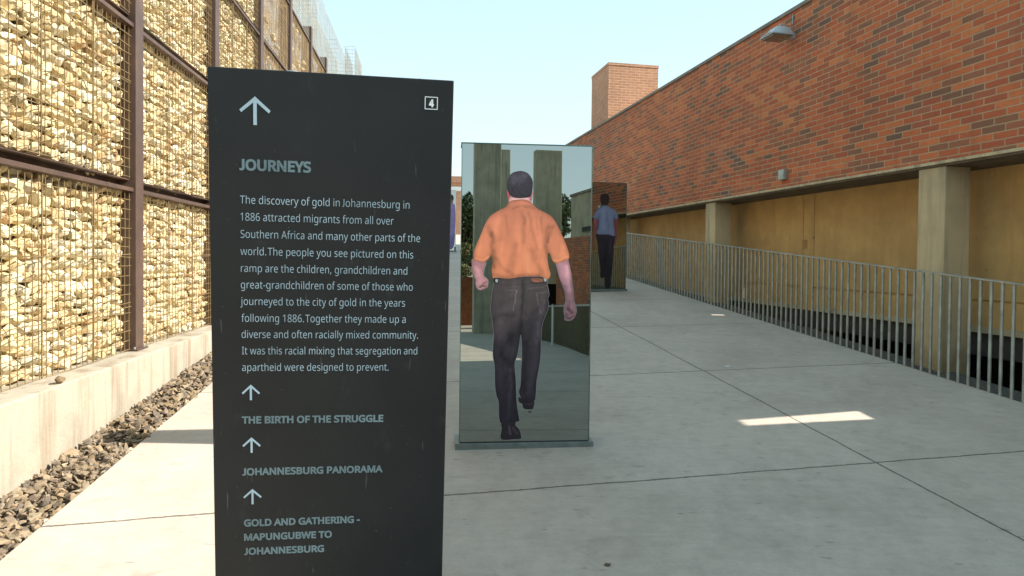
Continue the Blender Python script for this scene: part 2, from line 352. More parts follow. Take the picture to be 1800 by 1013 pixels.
# ------------------------------------------------------------------ stones
def hull_protos(n, k, lo=.72):
    out = []
    for i in range(n):
        bm = bmesh.new()
        pts = RNG.normal(size=(k, 3)); pts /= np.linalg.norm(pts, axis=1, keepdims=True); pts *= RNG.uniform(lo, 1.0, (k, 1))
        cut = RNG.normal(size=(3, 3)); cut /= np.linalg.norm(cut, axis=1, keepdims=True)
        for c in cut:   # flat broken faces
            d = pts @ c; pts -= np.clip(d-.55, 0, None)[:, None]*c
        for p in pts: bm.verts.new(p)
        r = bmesh.ops.convex_hull(bm, input=bm.verts[:])
        bmesh.ops.delete(bm, geom=[g for g in r['geom_interior'] if isinstance(g, bmesh.types.BMVert)], context='VERTS')
        bm.verts.ensure_lookup_table(); bm.verts.index_update()
        V = np.array([v.co[:] for v in bm.verts]); F = [tuple(v.index for v in f.verts) for f in bm.faces]
        bm.free(); out.append((V, F))
    return out
PROTO = hull_protos(20, 26)
GPROTO = hull_protos(14, 14, .6)
def rand_rot(n, amt):
    e = RNG.normal(0, amt, (n, 3)); R = np.zeros((n, 3, 3))
    for i in range(n):
        R[i] = np.array(Matrix.Rotation(e[i,0], 3, 'X') @ Matrix.Rotation(e[i,1], 3, 'Y') @ Matrix.Rotation(e[i,2], 3, 'Z'))
    return R
def stones_mesh(P, S, Rm, cols, basis, protos, smax=None):
    V, F, K = [], [], []; base = 0
    for i in range(len(P)):
        pv, pf = protos[RNG.integers(len(protos))]
        v = (pv*S[i]) @ Rm[i].T + P[i]
        if smax is not None: v[:, 0] = np.where(v[:, 0] > smax-.012, smax-.012+(v[:, 0]-smax+.012)*.22, v[:, 0])   # pressed against the mesh
        V.append(v @ basis.T); F += [tuple(a+base for a in f) for f in pf]; base += len(pv)
        K.append(np.repeat(cols[i][None], len(pv), 0))
    return np.concatenate(V), F, np.concatenate(K)
BL = np.stack([nL, dL, Z3], 1)     # columns: s, t, z
CREAM = np.array([s2l(c) for c in [(216,200,160),(206,186,140),(224,212,180),(196,168,116),(214,192,146),(186,148,96),(200,188,164),(178,168,150),(226,218,196),(190,158,112),(176,128,74)]])
CREAM = CREAM*.70+s2l((220,208,178))*.30
CW = np.array([5,5,3,3,4,2,2,1,2,2,.7]); CW = CW/CW.sum()
def fill(t0, t1, z0, z1, dens=1.0, sparse=None):
    P, S = [], []
    z = z0
    while z < z1-.02:
        h = RNG.uniform(.056, .092)/dens; t = t0+RNG.uniform(-.03, .02)
        while t < t1-.02:
            wd = RNG.uniform(.055, .165)/dens
            if t+wd > t1+.01: wd = max(.05, t1-t)
            if sparse is None or RNG.random() < sparse(z):
                P.append((-2.492-.060+RNG.uniform(-.014, .010), t+wd/2, z+h/2+RNG.normal(0, .007))); S.append((.062, wd*.60, h*.66))
            t += wd
        z += h*.97
    n1 = len(P)
    if sparse is None:
        for k in range(int(n1*.8)):
            P.append((-2.60+RNG.uniform(-.02, .02), RNG.uniform(t0, t1), RNG.uniform(z0, z1))); S.append(np.array((.06, .085, .07))/dens)
    P, S = np.array(P), np.array(S)
    Rm = rand_rot(len(P), .24); cols = CREAM[RNG.choice(len(CREAM), len(P), p=CW)]*RNG.uniform(.95, 1.22, (len(P), 1))
    return stones_mesh(P, S, Rm, cols, BL, PROTO, -2.482)
def wire_grid(mb, t0, t1, z0, z1, s, r, st=.075, wob=.004, n=4, hs=None):
    seg = 4
    for t in np.arange(t0+.01, t1, st):
        j = RNG.normal(0, wob, (seg+1, 2)); zz = np.linspace(z0, z1, seg+1)
        mb.tube([PL(s+j[i,0]*.5, t+j[i,1]*.5, zz[i]) for i in range(seg+1)], r, n, False)
    for z in np.arange(z0+.01, z1, hs or st*1.04):
        j = RNG.normal(0, wob, (seg+3, 2)); tt = np.linspace(t0, t1, seg+3)
        mb.tube([PL(s+r*1.5+j[i,0], tt[i], z+j[i,1]) for i in range(seg+3)], r, n, False)

# ------------------------------------------------------------------ gabion wall on the left
TIER = [-.83, .55, 1.92, 3.22, 4.45, 5.95]
POST = [5.92+2.07*k for k in range(-2, 6)]
plinth = MB()
prism([(lx(-2.95,-2),-2),(lx(-2.262,-2),-2),(lx(-2.262,22),22),(lx(-2.95,22),22)], -.832, -3.0, plinth)
po = plinth.build('concrete_plinth', M['plinth'], bevel=.012)
tag(po, 'long stained concrete plinth under the stone filled cages, rust run-off down its face', 'plinth')
fr = thing('steel_framework', 'brown painted steel frame of tall posts and horizontal rails holding the stone cages', 'steel frame', PL(-2.44, POST[2], -.83))
for k, t in enumerate(POST):
    mb = MB(); F = lambda a, b, z: PL(a, b, z)
    top = 4.87 if k < 5 else (4.87-.02*k)
    mb.box(F, -2.636, -2.425, t-.075, t+.075, -.83, top)
    p = mb.build('post', M['steel'], fr, bevel=.004)
    mb = MB(); mb.box(F, -2.66, -2.40, t-.11, t+.11, -.829, -.815); mb.build('base_plate', M['steel'], p)
    for dt in (-.09, .09): MB().tube([PL(-2.43, t+dt, -.815), PL(-2.43, t+dt, -.798)], .009, 6).build('bolt', M['galv'], p)
for j in range(1, 5):
    for k in range(len(POST)-1):
        t0, t1 = POST[k]+.0765, POST[k+1]-.0765; z = TIER[j]
        mb = MB(); F = lambda a, b, q: PL(a, b, q)
        mb.box(F, -2.56, -2.478, t0, t1, z+.052, z+.062)
        mb.box(F, -2.57, -2.561, t0, t1, z-.042, z+.063)
        mb.box(F, -2.56, -2.4435, t0, t1, z-.043, z-.032)
        mb.box(F, -2.4435, -2.4415, t0, t1, z-.043, z-.012)
        mb.build('rail', M['steel'], fr)
BAYN = ['nearest the viewer at the picture edge', 'left of the first steel post', 'between the first and second steel posts', 'between the second and third steel posts', 'between the third and fourth steel posts', 'between the fourth and fifth steel posts', 'beyond the fifth steel post']
TN = ['bottom row of the wall', 'second row up', 'third row up', 'fourth row up', 'top row of the wall']
for k in range(len(POST)-1):
    t0, t1 = POST[k]+.095, POST[k+1]-.095
    for j in range(5):
        if k == 0 and j > 1: continue
        if k == 1 and j > 3: continue
        z0, z1 = TIER[j]+.066, TIER[j+1]-.05
        if j == 0: z0 = TIER[0]+.004
        full = k < 4 and j < 4 or j < 2
        mostly = not full and j == 2 or (j == 3 and k >= 4)
        cage = not full
        word = 'stone filled wire basket' if full else ('sparsely filled wire basket' if mostly else 'empty pale wire basket')
        b = thing('gabion_basket', f'{word}, {TN[j]}, {BAYN[k]}', 'gabion', PL(-2.49, (t0+t1)/2, z0), 0, 'wire baskets stacked along the left wall')
        mb = MB()
        r = .0031 if k < 3 else .0035
        if not cage:
            wire_grid(mb, t0-.01, t1+.01, z0, z1, -2.470, r, .075)
            # doubled wires where two mesh sheets lap
            for zz in (z0+.36, z0+.80): mb.tube([PL(-2.465, t0-.02, zz), PL(-2.463, (t0+t1)/2, zz-.012), PL(-2.465, t1+.02, zz+.01)], r*1.3, 4, False)
            for tt in (t0+.62, t0+1.28): mb.tube([PL(-2.465, tt, z0), PL(-2.463, tt+.004, z1)], r*1.6, 4, False)
        else:
            for s in (-2.470, -2.66, -2.80): wire_grid(mb, t0-.015, t1+.015, z0-.05, z1+.05, s, .0031 if mostly else .0026, .06 if mostly else .085, .006, 3)
            if mostly:
                for z_ in np.arange(z0, z1, .52): wire_grid(mb, t0, t1, z_, z_+.30, -2.72, .0036, .04, .008, 3, .09)
            for tt in (t0, (t0+t1)/2):
                for s in np.arange(-2.80, -2.48, .1): mb.tube([PL(s, tt, z0), PL(s, tt, z1)], .003, 3, False)
                for zz in np.arange(z0, z1, .09): mb.tube([PL(-2.8, tt, zz), PL(-2.487, tt, zz)], .003, 3, False)
        mb.build('wire_mesh', M['wire'] if full else (M['rust_wire'] if mostly else M['cage_wire']), b, fixn=False)
        if full or mostly:
            dens = 1.0 if k < 4 else .8
            sp = None
            if mostly:
                sp = lambda z, z0=z0, k=k: .16 if math.sin((z-z0)*13+k*1.3) > .1 else .02
            V, Fc, K = fill(t0+.012, t1-.012, z0, z1-.01, dens, sp)
            mesh_obj('stone_fill', V, Fc, M['stone'], b, kind='stuff', fixn=False, cols=K)
        if full:
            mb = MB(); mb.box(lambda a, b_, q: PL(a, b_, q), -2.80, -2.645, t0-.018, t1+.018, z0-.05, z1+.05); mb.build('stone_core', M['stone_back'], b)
# a lone far cage beyond the end of the wall
b = thing('gabion_basket', 'tall empty pale wire cage standing apart beyond the far end of the wall', 'gabion', PL(-2.5, 22.9, 0), 0, 'wire baskets stacked along the left wall')
mb = MB(); za, zb = -.2, 7.0
for s in (-2.46, -2.78): wire_grid(mb, 22.6, 24.9, za, zb, s, .0045, .10, .006, 3)
for tt in (22.6, 24.9):
    for s in np.arange(-2.78, -2.45, .08): mb.tube([PL(s, tt, za), PL(s, tt, zb)], .0045, 3, False)
    for zz in np.arange(za, zb+.01, .12): mb.tube([PL(-2.78, tt, zz), PL(-2.46, tt, zz)], .0045, 3, False)
mb.build('wire_mesh', M['cage_wire'], b, fixn=False)
# tall cages carrying on behind the last post
for q, (ta, tb, top) in enumerate([(POST[-1]+.02, 18.6, 5.95), (18.65, 20.9, 5.95)]):
    b = thing('gabion_basket', ['empty wire cage just past the last steel post', 'empty wire cage at the far end of the wall'][q], 'gabion', PL(-2.49, (ta+tb)/2, -.8), 0, 'wire baskets stacked along the left wall')
    mb = MB()
    for s in (-2.487, -2.80): wire_grid(mb, ta, tb, -.8, top, s, .0032, .10, .006, 3)
    for zz in np.arange(-.8, top, .12): mb.tube([PL(-2.8, tb, zz), PL(-2.487, tb, zz)], .004, 3, False)
    mb.build('wire_mesh', M['cage_wire'], b, fixn=False)

# ------------------------------------------------------------------ gravel beside the plinth
n = 8500
T = 2.2+18*RNG.random(n)**1.5; Sx = -2.255+.40*RNG.random(n)
sz = RNG.uniform(.012, .040, n)*np.where(RNG.random(n) < .12, 1.5, 1)*np.clip(.8+.05*(T-2), .8, 1.5)
big = sz[:, None]*RNG.uniform(.75, 1.25, (n, 3))*np.array([1, 1.15, .55])
P = np.stack([np.clip(Sx, -2.25+sz, -1.86), T, np.zeros(n)], 1)
for i in range(n):
    w3 = PL(P[i,0], P[i,1], 0); P[i,2] = ramp_z(w3)-.045+big[i,2]*.6+RNG.uniform(0, .035)*(1 if Sx[i] < -1.95 else .3)
GC = 1.3*np.array([s2l(c) for c in [(128,113,96),(114,100,86),(140,122,100),(100,90,80),(148,134,114),(120,103,80),(190,180,164)]]); GW = np.array([4,4,3,3,2,3,.35]); GW /= GW.sum()
V, Fc, K = stones_mesh(P, big, rand_rot(n, .5), GC[RNG.choice(len(GC), n, p=GW)], BL, GPROTO)
g = mesh_obj('gravel', V, Fc, M['gravel'], None, kind='stuff', fixn=False, cols=K)
g['label'] = 'loose brown crushed stone lying between the plinth and the ramp'; g['category'] = 'gravel'
v, f_ = PROTO[3]
o = mesh_obj('loose_stone', (v*np.array([.03,.07,.03]))@BL.T+PL(-2.285, 4.42, -.805), f_, M['gravel'], None, fixn=False, cols=np.repeat(GC[5][None], len(v), 0))
tag(o, 'small brown stone lying on the edge of the concrete plinth', 'stone')
# ------------------------------------------------------------------ brick building on the right
FR = lambda a, b, z: PR(a, b, z)
bb = thing('brick_building', 'long red brick building raised on concrete columns over ochre wall panels', 'building', PR(5.4, 5.65, -1.1))
BT, BB_ = 3.33, .99
TA, TB = -3.9, 24.0
NA, NB = 3.50, 4.12            # unseen notch added in the foot of the wall to let the sun patch through
mb = MB(); mb.box(FR, 5.40, 5.66, TA, NA, BB_, BT); mb.box(FR, 5.40, 5.66, NA+.0005, NB-.0005, 1.42, BT); mb.box(FR, 5.40, 5.66, NB, TB, BB_, BT)
mb.build('brick_wall', M['brick'], bb)
MB().box(FR, 5.375, 5.70, TA-.02, TB, BT+.002, BT+.05).build('coping', M['coping'], bb)
for ta_, tb_ in ((TA, NA), (NB, TB)): MB().box(FR, 5.39, 5.66, ta_, tb_, BB_-.034, BB_-.003).build('lintel', M['conc'], bb, bevel=.004)
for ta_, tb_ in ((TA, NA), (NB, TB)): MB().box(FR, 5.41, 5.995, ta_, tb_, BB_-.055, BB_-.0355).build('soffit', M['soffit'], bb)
for k in range(-2, 5):
    t = 5.48+4.53*k
    if t < TA or t > TB: continue
    MB().box(FR, 5.42, 5.72, t, t+.33, lambda p: ramp_z(p)-.6, lambda p: BB_-.0565).build('column', M['column'], bb, bevel=.012)
# ochre wall: panels between narrow recessed strips; gaps in two strips are shaped to throw the sun patches
tanE = math.tan(rad(SUN_EL))
JT = [3.835+4.54*k for k in range(-2, 5)]
HOLE = {3.835: (.80, 1.66, 3.735, 3.925, -.28), JT[3]: (.13, .28, 8.40, 8.49, 0)}   # z range, t range, lean of the gap
edges = [TA]+[x for t in JT if TA < t-.14 for x in ((t-.35, t+.35) if abs(t-3.835) < .01 else (t-.125, t+.125))]+[TB]
zb, zg, ztp = -.672, -.405, 1.95
for i in range(0, len(edges), 2):
    a, b_ = edges[i]+.006, edges[i+1]-.006
    if b_ < a: continue
    mb = MB(); mb.box(FR, 6.0, 6.2, a, b_, zg+.012, ztp); mb.box(FR, 6.0, 6.2, a, b_, zb, zg-.006); mb.box(FR, 6.02, 6.19, a+.01, b_-.01, zg-.0055, zg+.0115)
    mb.build('wall_panel', M['beige'], bb)
    MB().box(FR, 5.985, 6.2, a, b_, zb-.06, zb-.001).build('panel_sill', M['conc'], bb)
for t in JT:
    if t-.14 < TA: continue
    h = next((v for q, v in HOLE.items() if abs(q-t) < .01), None)
    hw = .342 if abs(t-3.835) < .01 else .117; a, b_ = t-hw, t+hw; s0, s1 = 6.0005, 6.16
    mb = MB()
    if h:   # the four sides of the gap lie along the sun's path
        ds = s1-s0; azr = rad(SUN_AZ); vx = np.array([math.sin(azr), math.cos(azr), 0]); ks, kt = vx@nR, vx@dR
        dt, dz = ds*kt/ks, ds*tanE/ks
        def skew(lo, hi):
            (ta0, tb0, za0, zb0), (ta1, tb1, za1, zb1) = lo, hi
            mb.hexa([PR(s0,ta0,za0), PR(s1,ta1,za1), PR(s1,tb1,za1), PR(s0,tb0,za0), PR(s0,ta0,zb0), PR(s1,ta1,zb1), PR(s1,tb1,zb1), PR(s0,tb0,zb0)])
        z0_, z1_, t0_, t1_, ln = h
        skew((a, b_, zb-.06, z0_), (a, b_, zb-.06, z0_+dz)); skew((a, b_, z1_, ztp), (a, b_, z1_+dz, ztp))
        for sgn in (0, 1):   # jambs, leaning with the gap
            lo_, hi_ = ([a, t0_], [a, t0_+ln]) if sgn == 0 else ([t1_, b_], [t1_+ln, b_])
            q = []
            for z_, (p_, r_) in ((z0_, lo_), (z1_, hi_)):
                f0 = dt if sgn else 0; f1 = 0 if sgn else dt
                q += [PR(s0, p_, z_), PR(s1, p_+f0, z_+dz), PR(s1, r_+f1, z_+dz), PR(s0, r_, z_)]
            mb.hexa(q)
    else: mb.box(FR, s0, s1, a, b_, zb-.06, ztp)
    mb.build('wall_strip', M['beige'], bb)
    MB().box(FR, 6.05, 6.4, t-.18, t+.22, -3.0, zb-.062).build('pier', M['conc'], bb)
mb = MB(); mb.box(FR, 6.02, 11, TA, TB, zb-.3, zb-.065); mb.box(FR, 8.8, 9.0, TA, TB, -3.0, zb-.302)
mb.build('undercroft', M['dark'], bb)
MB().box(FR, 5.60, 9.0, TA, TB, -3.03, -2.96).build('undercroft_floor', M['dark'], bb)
MB().box(FR, 5.66, 9.0, TA-.25, TA-.01, -3.0, BT-.01).build('end_wall', M['brick'], bb)

tw = thing('brick_tower', 'square salmon brick tower rising behind the top of the long brick wall', 'tower', PR(6.4, 17.0, 0))
TZ = 5.02
MB().box(FR, 5.75, 7.13, 16.32, 17.72, -2.0, TZ).build('shaft', M['tower_brick'], tw)
MB().box(FR, 5.74, 7.14, 16.31, 17.73, TZ+.001, TZ+.068).build('cap', M['tower_brick'], tw)

# floodlight near the wall top
fl = thing('floodlight', 'grey metal floodlight jutting from the brick wall below its top edge', 'floodlight', PR(5.4, 7.94, 3.0))
def frust(q0, z0, q1, z1):
    return MB().hexa([PR(s, t, z0) for s, t in q0]+[PR(s, t, z1) for s, t in q1])
t0 = 7.94
rect = lambda s0, s1, a, b_: [(s0, a), (s1, a), (s1, b_), (s0, b_)]
hs = frust(rect(5.00, 5.31, t0-.14, t0+.14), 2.985, rect(5.11, 5.28, t0-.085, t0+.085), 3.09)
hs.box(FR, 4.99, 5.311, t0-.15, t0+.15, 2.965, 2.984)
hs.build('housing', M['alu'], fl, bevel=.006)
MB().box(FR, 5.01, 5.295, t0-.13, t0+.13, 2.948, 2.964).build('glass', M['lens'], fl)
MB().box(FR, 5.312, 5.398, t0-.05, t0+.05, 2.955, 3.03).build('bracket', M['alu'], fl, bevel=.004)
cab = MB(); cab.tube([PR(5.17, t0, 3.085), PR(5.20, t0, 3.14), PR(5.26, t0, 3.15), PR(5.33, t0, 3.12), PR(5.385, t0, 3.16), PR(5.39, t0, 3.30)], .008, 6)
cab.build('cable', M['alu'], fl, smooth=True)
MB().box(FR, 4.985, 5.005, t0-.10, t0+.10, 2.986, 2.998).build('hinge', M['alu'], fl)

jb = thing('junction_box', 'small grey junction box fixed low on the brick wall above the lintel', 'junction box', PR(5.4, 8.07, 1.15))
MB().box(FR, 5.34, 5.399, 8.0, 8.135, 1.085, 1.225).build('case', M['galv'], jb, bevel=.006)
MB().box(FR, 5.333, 5.339, 8.006, 8.129, 1.092, 1.218).build('lid', M['galv'], jb, bevel=.002)

# ------------------------------------------------------------------ railing beside the ramp
rl = thing('railing', 'galvanised steel railing of round uprights along the right edge of the ramp', 'railing', PR(5.16, 0.3, 0)+Z3*0)
ta, tb, step = .35, 16.6, .104
def rp(t, dz): p = PR(5.16, t, 0); p[2] = ramp_z(p)+dz; return p
mb = MB()
def slab(mb, ta, tb, s0, s1, za, zb_):
    q = [PR(s0, ta, 0), PR(s1, ta, 0), PR(s1, tb, 0), PR(s0, tb, 0)]
    mb.hexa([np.array([p[0], p[1], ramp_z(p)+za]) for p in q]+[np.array([p[0], p[1], ramp_z(p)+zb_]) for p in q])
slab(mb, ta-.03, tb+.03, 5.135, 5.185, .965, .98); mb.build('top_rail', M['rail'], rl, bevel=.002)
mb = MB(); slab(mb, ta-.03, tb+.03, 5.150, 5.18, -.08, -.02); mb.build('bottom_rail', M['rail'], rl)
ts = np.arange(ta, tb, step)
proto = None; rest = MB()
vis = [i for i, t in enumerate(ts) if t > 4.2][:100]
for i, t in enumerate(ts):
    p = rp(t, -.06)
    if i in vis:
        if proto is None:
            m1 = MB(); m1.tube([p, p+Z3*1.024], .0138, 10)
            proto = m1.build('baluster', M['rail'], rl, smooth=False); pp = p; continue
        c = proto.copy(); C.objects.link(c); c.parent = rl; c.location = Vector(p-pp)
    else: rest.tube([p, p+Z3*1.024], .0138, 8)
ro = rest.build('balusters', M['rail'], rl, kind='stuff')
# ------------------------------------------------------------------ printed figures on the mirror panels
def cr(P, k=4):
    P = np.array(P, float); n = len(P); out = []
    for i in range(n):
        a, b, c, d = P[i-1], P[i], P[(i+1) % n], P[(i+2) % n]
        for j in range(k):
            t = j/k; out.append(.5*((2*b)+(-a+c)*t+(2*a-5*b+4*c-d)*t*t+(-a+3*b-3*c+d)*t**3))
    return np.array(out)
def inside(P, Q):
    x, y = Q[:, 0], Q[:, 1]; r = np.zeros(len(Q), bool); n = len(P)
    for i in range(n):
        (x0, y0), (x1, y1) = P[i], P[i-1]
        if y0 == y1: continue
        c = (y0 > y) != (y1 > y); r ^= c & (x < (x1-x0)*(y-y0)/(y1-y0)+x0)
    return r
def segdist(Q, A):
    d = np.full(len(Q), 1e9)
    for i in range(len(A)-1):
        a, b = np.array(A[i], float), np.array(A[i+1], float); ab = b-a
        t = np.clip(((Q-a)@ab)/max(1e-9, ab@ab), 0, 1); d = np.minimum(d, np.linalg.norm(Q-(a+t[:, None]*ab), axis=1))
    return d
def vnoise(Q, s, seed):
    q = Q/s; i = np.floor(q).astype(int); f = q-i; f = f*f*(3-2*f)
    def h(a, b): v = np.sin(a*127.1+b*311.7+seed*74.7)*43758.5453; return v-np.floor(v)
    return (h(i[:,0],i[:,1])*(1-f[:,0])+h(i[:,0]+1,i[:,1])*f[:,0])*(1-f[:,1])+(h(i[:,0],i[:,1]+1)*(1-f[:,0])+h(i[:,0]+1,i[:,1]+1)*f[:,0])*f[:,1]-.5
def homo(K, Q):
    V = np.concatenate([Q, np.ones((len(Q), 1))], 1); de = V@np.array(K[2])
    return (V@np.array(K[0]))/de, (V@np.array(K[1]))/de
def print_mesh(name, poly, paint, K, frame, lift, parent, step=2.0, smooth=True, gain=1.18):
    P = cr(poly) if smooth else np.array(poly, float)
    x0, y0 = P.min(0); x1, y1 = P.max(0)
    gx, gy = np.meshgrid(np.arange(x0, x1, step), np.arange(y0, y1, step)); Q = np.stack([gx.ravel(), gy.ravel()], 1)
    Q = Q[inside(P, Q)]
    if len(Q): Q = Q[segdist(Q, np.concatenate([P, P[:1]])) > step*.4]
    allp = np.concatenate([P, Q]) if len(Q) else P
    n = len(P)
    vs, es, fs, *_ = delaunay_2d_cdt([Vector(p) for p in allp], [], [list(range(n))], 1, 1e-4)
    vs = np.array([v[:] for v in vs])
    col = np.clip(s2l(np.clip(paint(vs, P), 0, 255)), 0, 1)*gain
    U, Vv = homo(K, vs); A, u, nn = frame
    W = A+U[:, None]*u+Vv[:, None]*Z3+nn*lift
    return mesh_obj(name, W, [tuple(f) for f in fs], M['print'], parent, fixn=False, cols=np.clip(col, 0, .95))
def shade(base, edge=.25, ew=5, folds=(), grad=None, grain=.05, gs=9, seed=1, fab=(), base2=None):
    """tones of the printed photograph: base colour, creases, cloth grain"""
    base = np.array(base, float)
    def fn(Q, P):
        m = np.ones(len(Q)); d = segdist(Q, np.concatenate([P, P[:1]]))
        m -= edge*np.exp(-d/ew)
        wob = np.stack([vnoise(Q, 9, seed+20), vnoise(Q, 9, seed+21)], 1)*3.5
        for line, sg, amt in folds: m += 1.3*amt*np.exp(-(segdist(Q+wob, line)/sg)**2)*(1+.7*vnoise(Q, 7, seed+30))
        yy = np.clip((Q[:, 1]-grad[0][0])/(grad[1][0]-grad[0][0]), 0, 1) if grad else np.zeros(len(Q))
        if grad: m *= grad[0][1]+(grad[1][1]-grad[0][1])*yy
        m += grain*vnoise(Q, gs, seed)*2+grain*.6*vnoise(Q, 3, seed+3)+grain*.5*vnoise(Q, 1.4, seed+4)
        for amp, sx, sy, sl in fab:   # long soft creases running with the cloth
            q = np.stack([(Q[:, 0]+sl*Q[:, 1])/sx, Q[:, 1]/sy], 1); v = vnoise(q, 1.0, seed+int(sx*10))
            m += amp*(1-4*np.abs(v))
        c = base[None] if base2 is None else base[None]*(1-yy[:, None])+np.array(base2, float)[None]*yy[:, None]
        return c*m[:, None]
    return fn
def panel_box(t, A, ang, W, Hh, th, base_h=.045):
    u = np.array([math.cos(ang), math.sin(ang), 0]); nn = np.array([u[1], -u[0], 0]); A = np.array(A, float)
    Fq = lambda a, b, z: A+u*a-nn*b+Z3*z
    def bx(mb, a0, a1, b0, b1, z0, z1):
        lo = [Fq(a, b, z0) for a, b in ((a0,b0),(a1,b0),(a1,b1),(a0,b1))]; hi = [Fq(a, b, z1) for a, b in ((a0,b0),(a1,b0),(a1,b1),(a0,b1))]
        return mb.hexa(lo+hi)
    e = .014
    bx(MB(), -.012, W+.012, -.016, th+.016, -.006, base_h-.006).build('plinth', M['galv_dark'], t, bevel=.003)
    bx(MB(), .02, W-.02, .012, th-.012, -.16, -.0065).build('foot', M['black'], t)  # black recessed block, coloured to give the shadow gap under the plinth
    bx(MB(), e+.003, W-e-.003, .001, th-.001, base_h-.0055, base_h+.0005).build('seal', M['black'], t)
    bx(MB(), e+.007, W-e-.007, .003, .009, base_h+.001, Hh).build('mirror_face', M['mirror'], t, fixn=True)
    bx(MB(), e+.007, W-e-.007, th-.009, th-.003, base_h+.001, Hh).build('mirror_face', M['mirror'], t)
    for a in (e, W-e-.006): bx(MB(), a, a+.006, .003, th-.003, base_h+.001, Hh).build('mirror_side', M['mirror_side'], t)
    bx(MB(), e-.004, W-e+.004, -.001, th+.001, Hh+.001, Hh+.008).build('top_cap', M['glass_edge'], t, bevel=.001)
    for a in (e-.0005, W-e-.0045):   # bright ground edges of the glass
        bx(MB(), a, a+.005, -.0005, .0025, base_h+.001, Hh-.001).build('glass_edge', M['glass_edge'], t)
    return (A, u, nn)

K1 = [[0.00340129, 3.02526e-05, -2.75515], [-6.07422e-05, -0.0034322, 2.76023], [-7.68453e-05, -1.62728e-05, 1.0]]
p1 = thing('mirror_panel', 'nearest mirrored glass panel with a printed man in an orange shirt seen from behind', 'mirror panel', (.095, 4.25, -1.2554), 0, 'mirrored figure panels on the ramp')
FRM = panel_box(p1, (-.3454, 4.2026, -1.2554), rad(5.46), .8845, 1.977, .20)
lift = -.0015
hairP = [(891.5,333),(892,322),(894.5,311),(901,304),(911,301),(919.5,301.2),(928,305),(934,312.5),(936.8,321),(936,334),(934.5,341),(932,346),(925,347.5),(914,348.5),(903,347),(896,343),(893.8,338)]
shirtP = [(894.6,356.7),(899.8,352.6),(909,351.3),(919.5,350.7),(927.8,352.6),(934,356.3),(939.2,362),(944.4,366.7),(956.8,372.9),(967.2,379),(973.8,385.8),(979.6,395.7),(985.8,408),(992,422.7),(997.2,436),(1000.8,448.6),(999.5,455.8),(996.2,457.4),(985.8,461),(978.6,463.7),(972.4,460),(969.3,453.8),(966.1,446.5),(963.5,446),(962.6,453.8),(964,466),(966,474.5),(967.8,481.7),(966.1,488),(963,490.7),(956.8,490),(950.6,486),(936,486),(919.5,486),(903,489),(890.5,490),(876,488),(866.6,489),(864.6,479.7),(864,470.3),(866,462),(864.6,453.8),(862.5,450),(858.3,455.8),(851,461),(840.7,459.6),(834,455.8),(832.9,446.5),(835.5,435),(840.7,422.7),(847,408),(851,397.8),(856.3,387.4),(862.5,379.5),(871.8,373),(882,367.7),(888.4,364.6)]
larmP = [(831.6,455),(830,466),(831.4,476.6),(834.5,487),(836.6,492),(836.3,497.4),(837,503),(839.7,507.6),(843.7,509.7),(848.4,508.4),(854,506),(856.6,503.7),(858,497),(857.3,492),(853,488),(849.8,484.5),(850,478),(851.1,472.4),(853.4,459)]
rarmP = [(977.5,462),(987,459),(997,455.5),(1000.3,466.2),(1003.5,480.7),(1005.1,493.1),(1007.2,508.4),(1008.8,527.4),(1011.9,538.4),(1013.5,546.3),(1011.9,552.7),(1008.8,559),(1004,562.9),(998.5,563.7),(993,562.1),(993.5,557.4),(991.6,549.5),(991.9,540),(994.6,529),(993.8,516.3),(989,500.5),(984.3,489.5),(979.6,472.4)]
trouP = [(869,489),(890,489.5),(919,487),(945,487),(961.5,489),(961.3,497.4),(963,506.9),(965,517.9),(962.4,525.8),(964.1,533.7),(963,543.2),(957.4,557.4),(952.7,571.6),(951.1,590.6),(950.3,622),(948.5,640),(943.3,669.7),(942.4,683.9),(941.5,696.4),(938.8,704.4),(921,703.5),(914.3,696.4),(912.2,687.5),(914.8,678.6),(916.4,650),(917.6,627),(917.2,603),(915.3,588),(911.8,611),(908.8,626),(904.4,640),(906.5,666),(907.2,691),(908.6,712.4),(912,733),(912.2,740.8),(899,742),(885.5,745.2),(879.3,742.6),(877,730),(876.6,707),(873,696.4),(870.4,678.6),(869.5,643),(866.9,627),(867,606),(868.2,590.6),(865.8,567),(864,554),(862.3,544.8),(863.4,532),(865,516),(867.4,505),(869,497)]
shoeL = [(882.9,743),(882,755),(880.6,771.2),(890.9,773.4),(903.3,772),(914.8,771.5),(915.7,765.7),(912.2,755),(906,747.9),(905,740)]
shoeR = [(912.2,699),(912.5,707),(918.4,710.6),(920.2,717.7),(928.2,719.8),(937,718.2),(938.8,704),(930,700),(921,701)]
neckP = [(893.8,334),(894,345),(895,357),(906,360),(922,360),(933.5,357),(934.4,345),(935,335),(925,338),(905,338)]
earL = [(891,332.5),(895.6,334),(896.4,345),(893,349.5),(891,340)]
earR = [(935,336.5),(936.6,341),(934.6,351),(931.6,352.5),(931.5,341)]
def grow(poly, d):
    P = cr(poly, 3); c = np.roll(P, -1, 0)-np.roll(P, 1, 0); nrm = np.stack([c[:, 1], -c[:, 0]], 1); nrm /= np.linalg.norm(nrm, axis=1, keepdims=True)+1e-9
    if inside(P, (P+nrm*.3)).mean() > .5: nrm = -nrm
    return P+nrm*d
white = lambda Q, P: np.tile(np.array([150., 144, 152]), (len(Q), 1))
SK = (190, 136, 142)
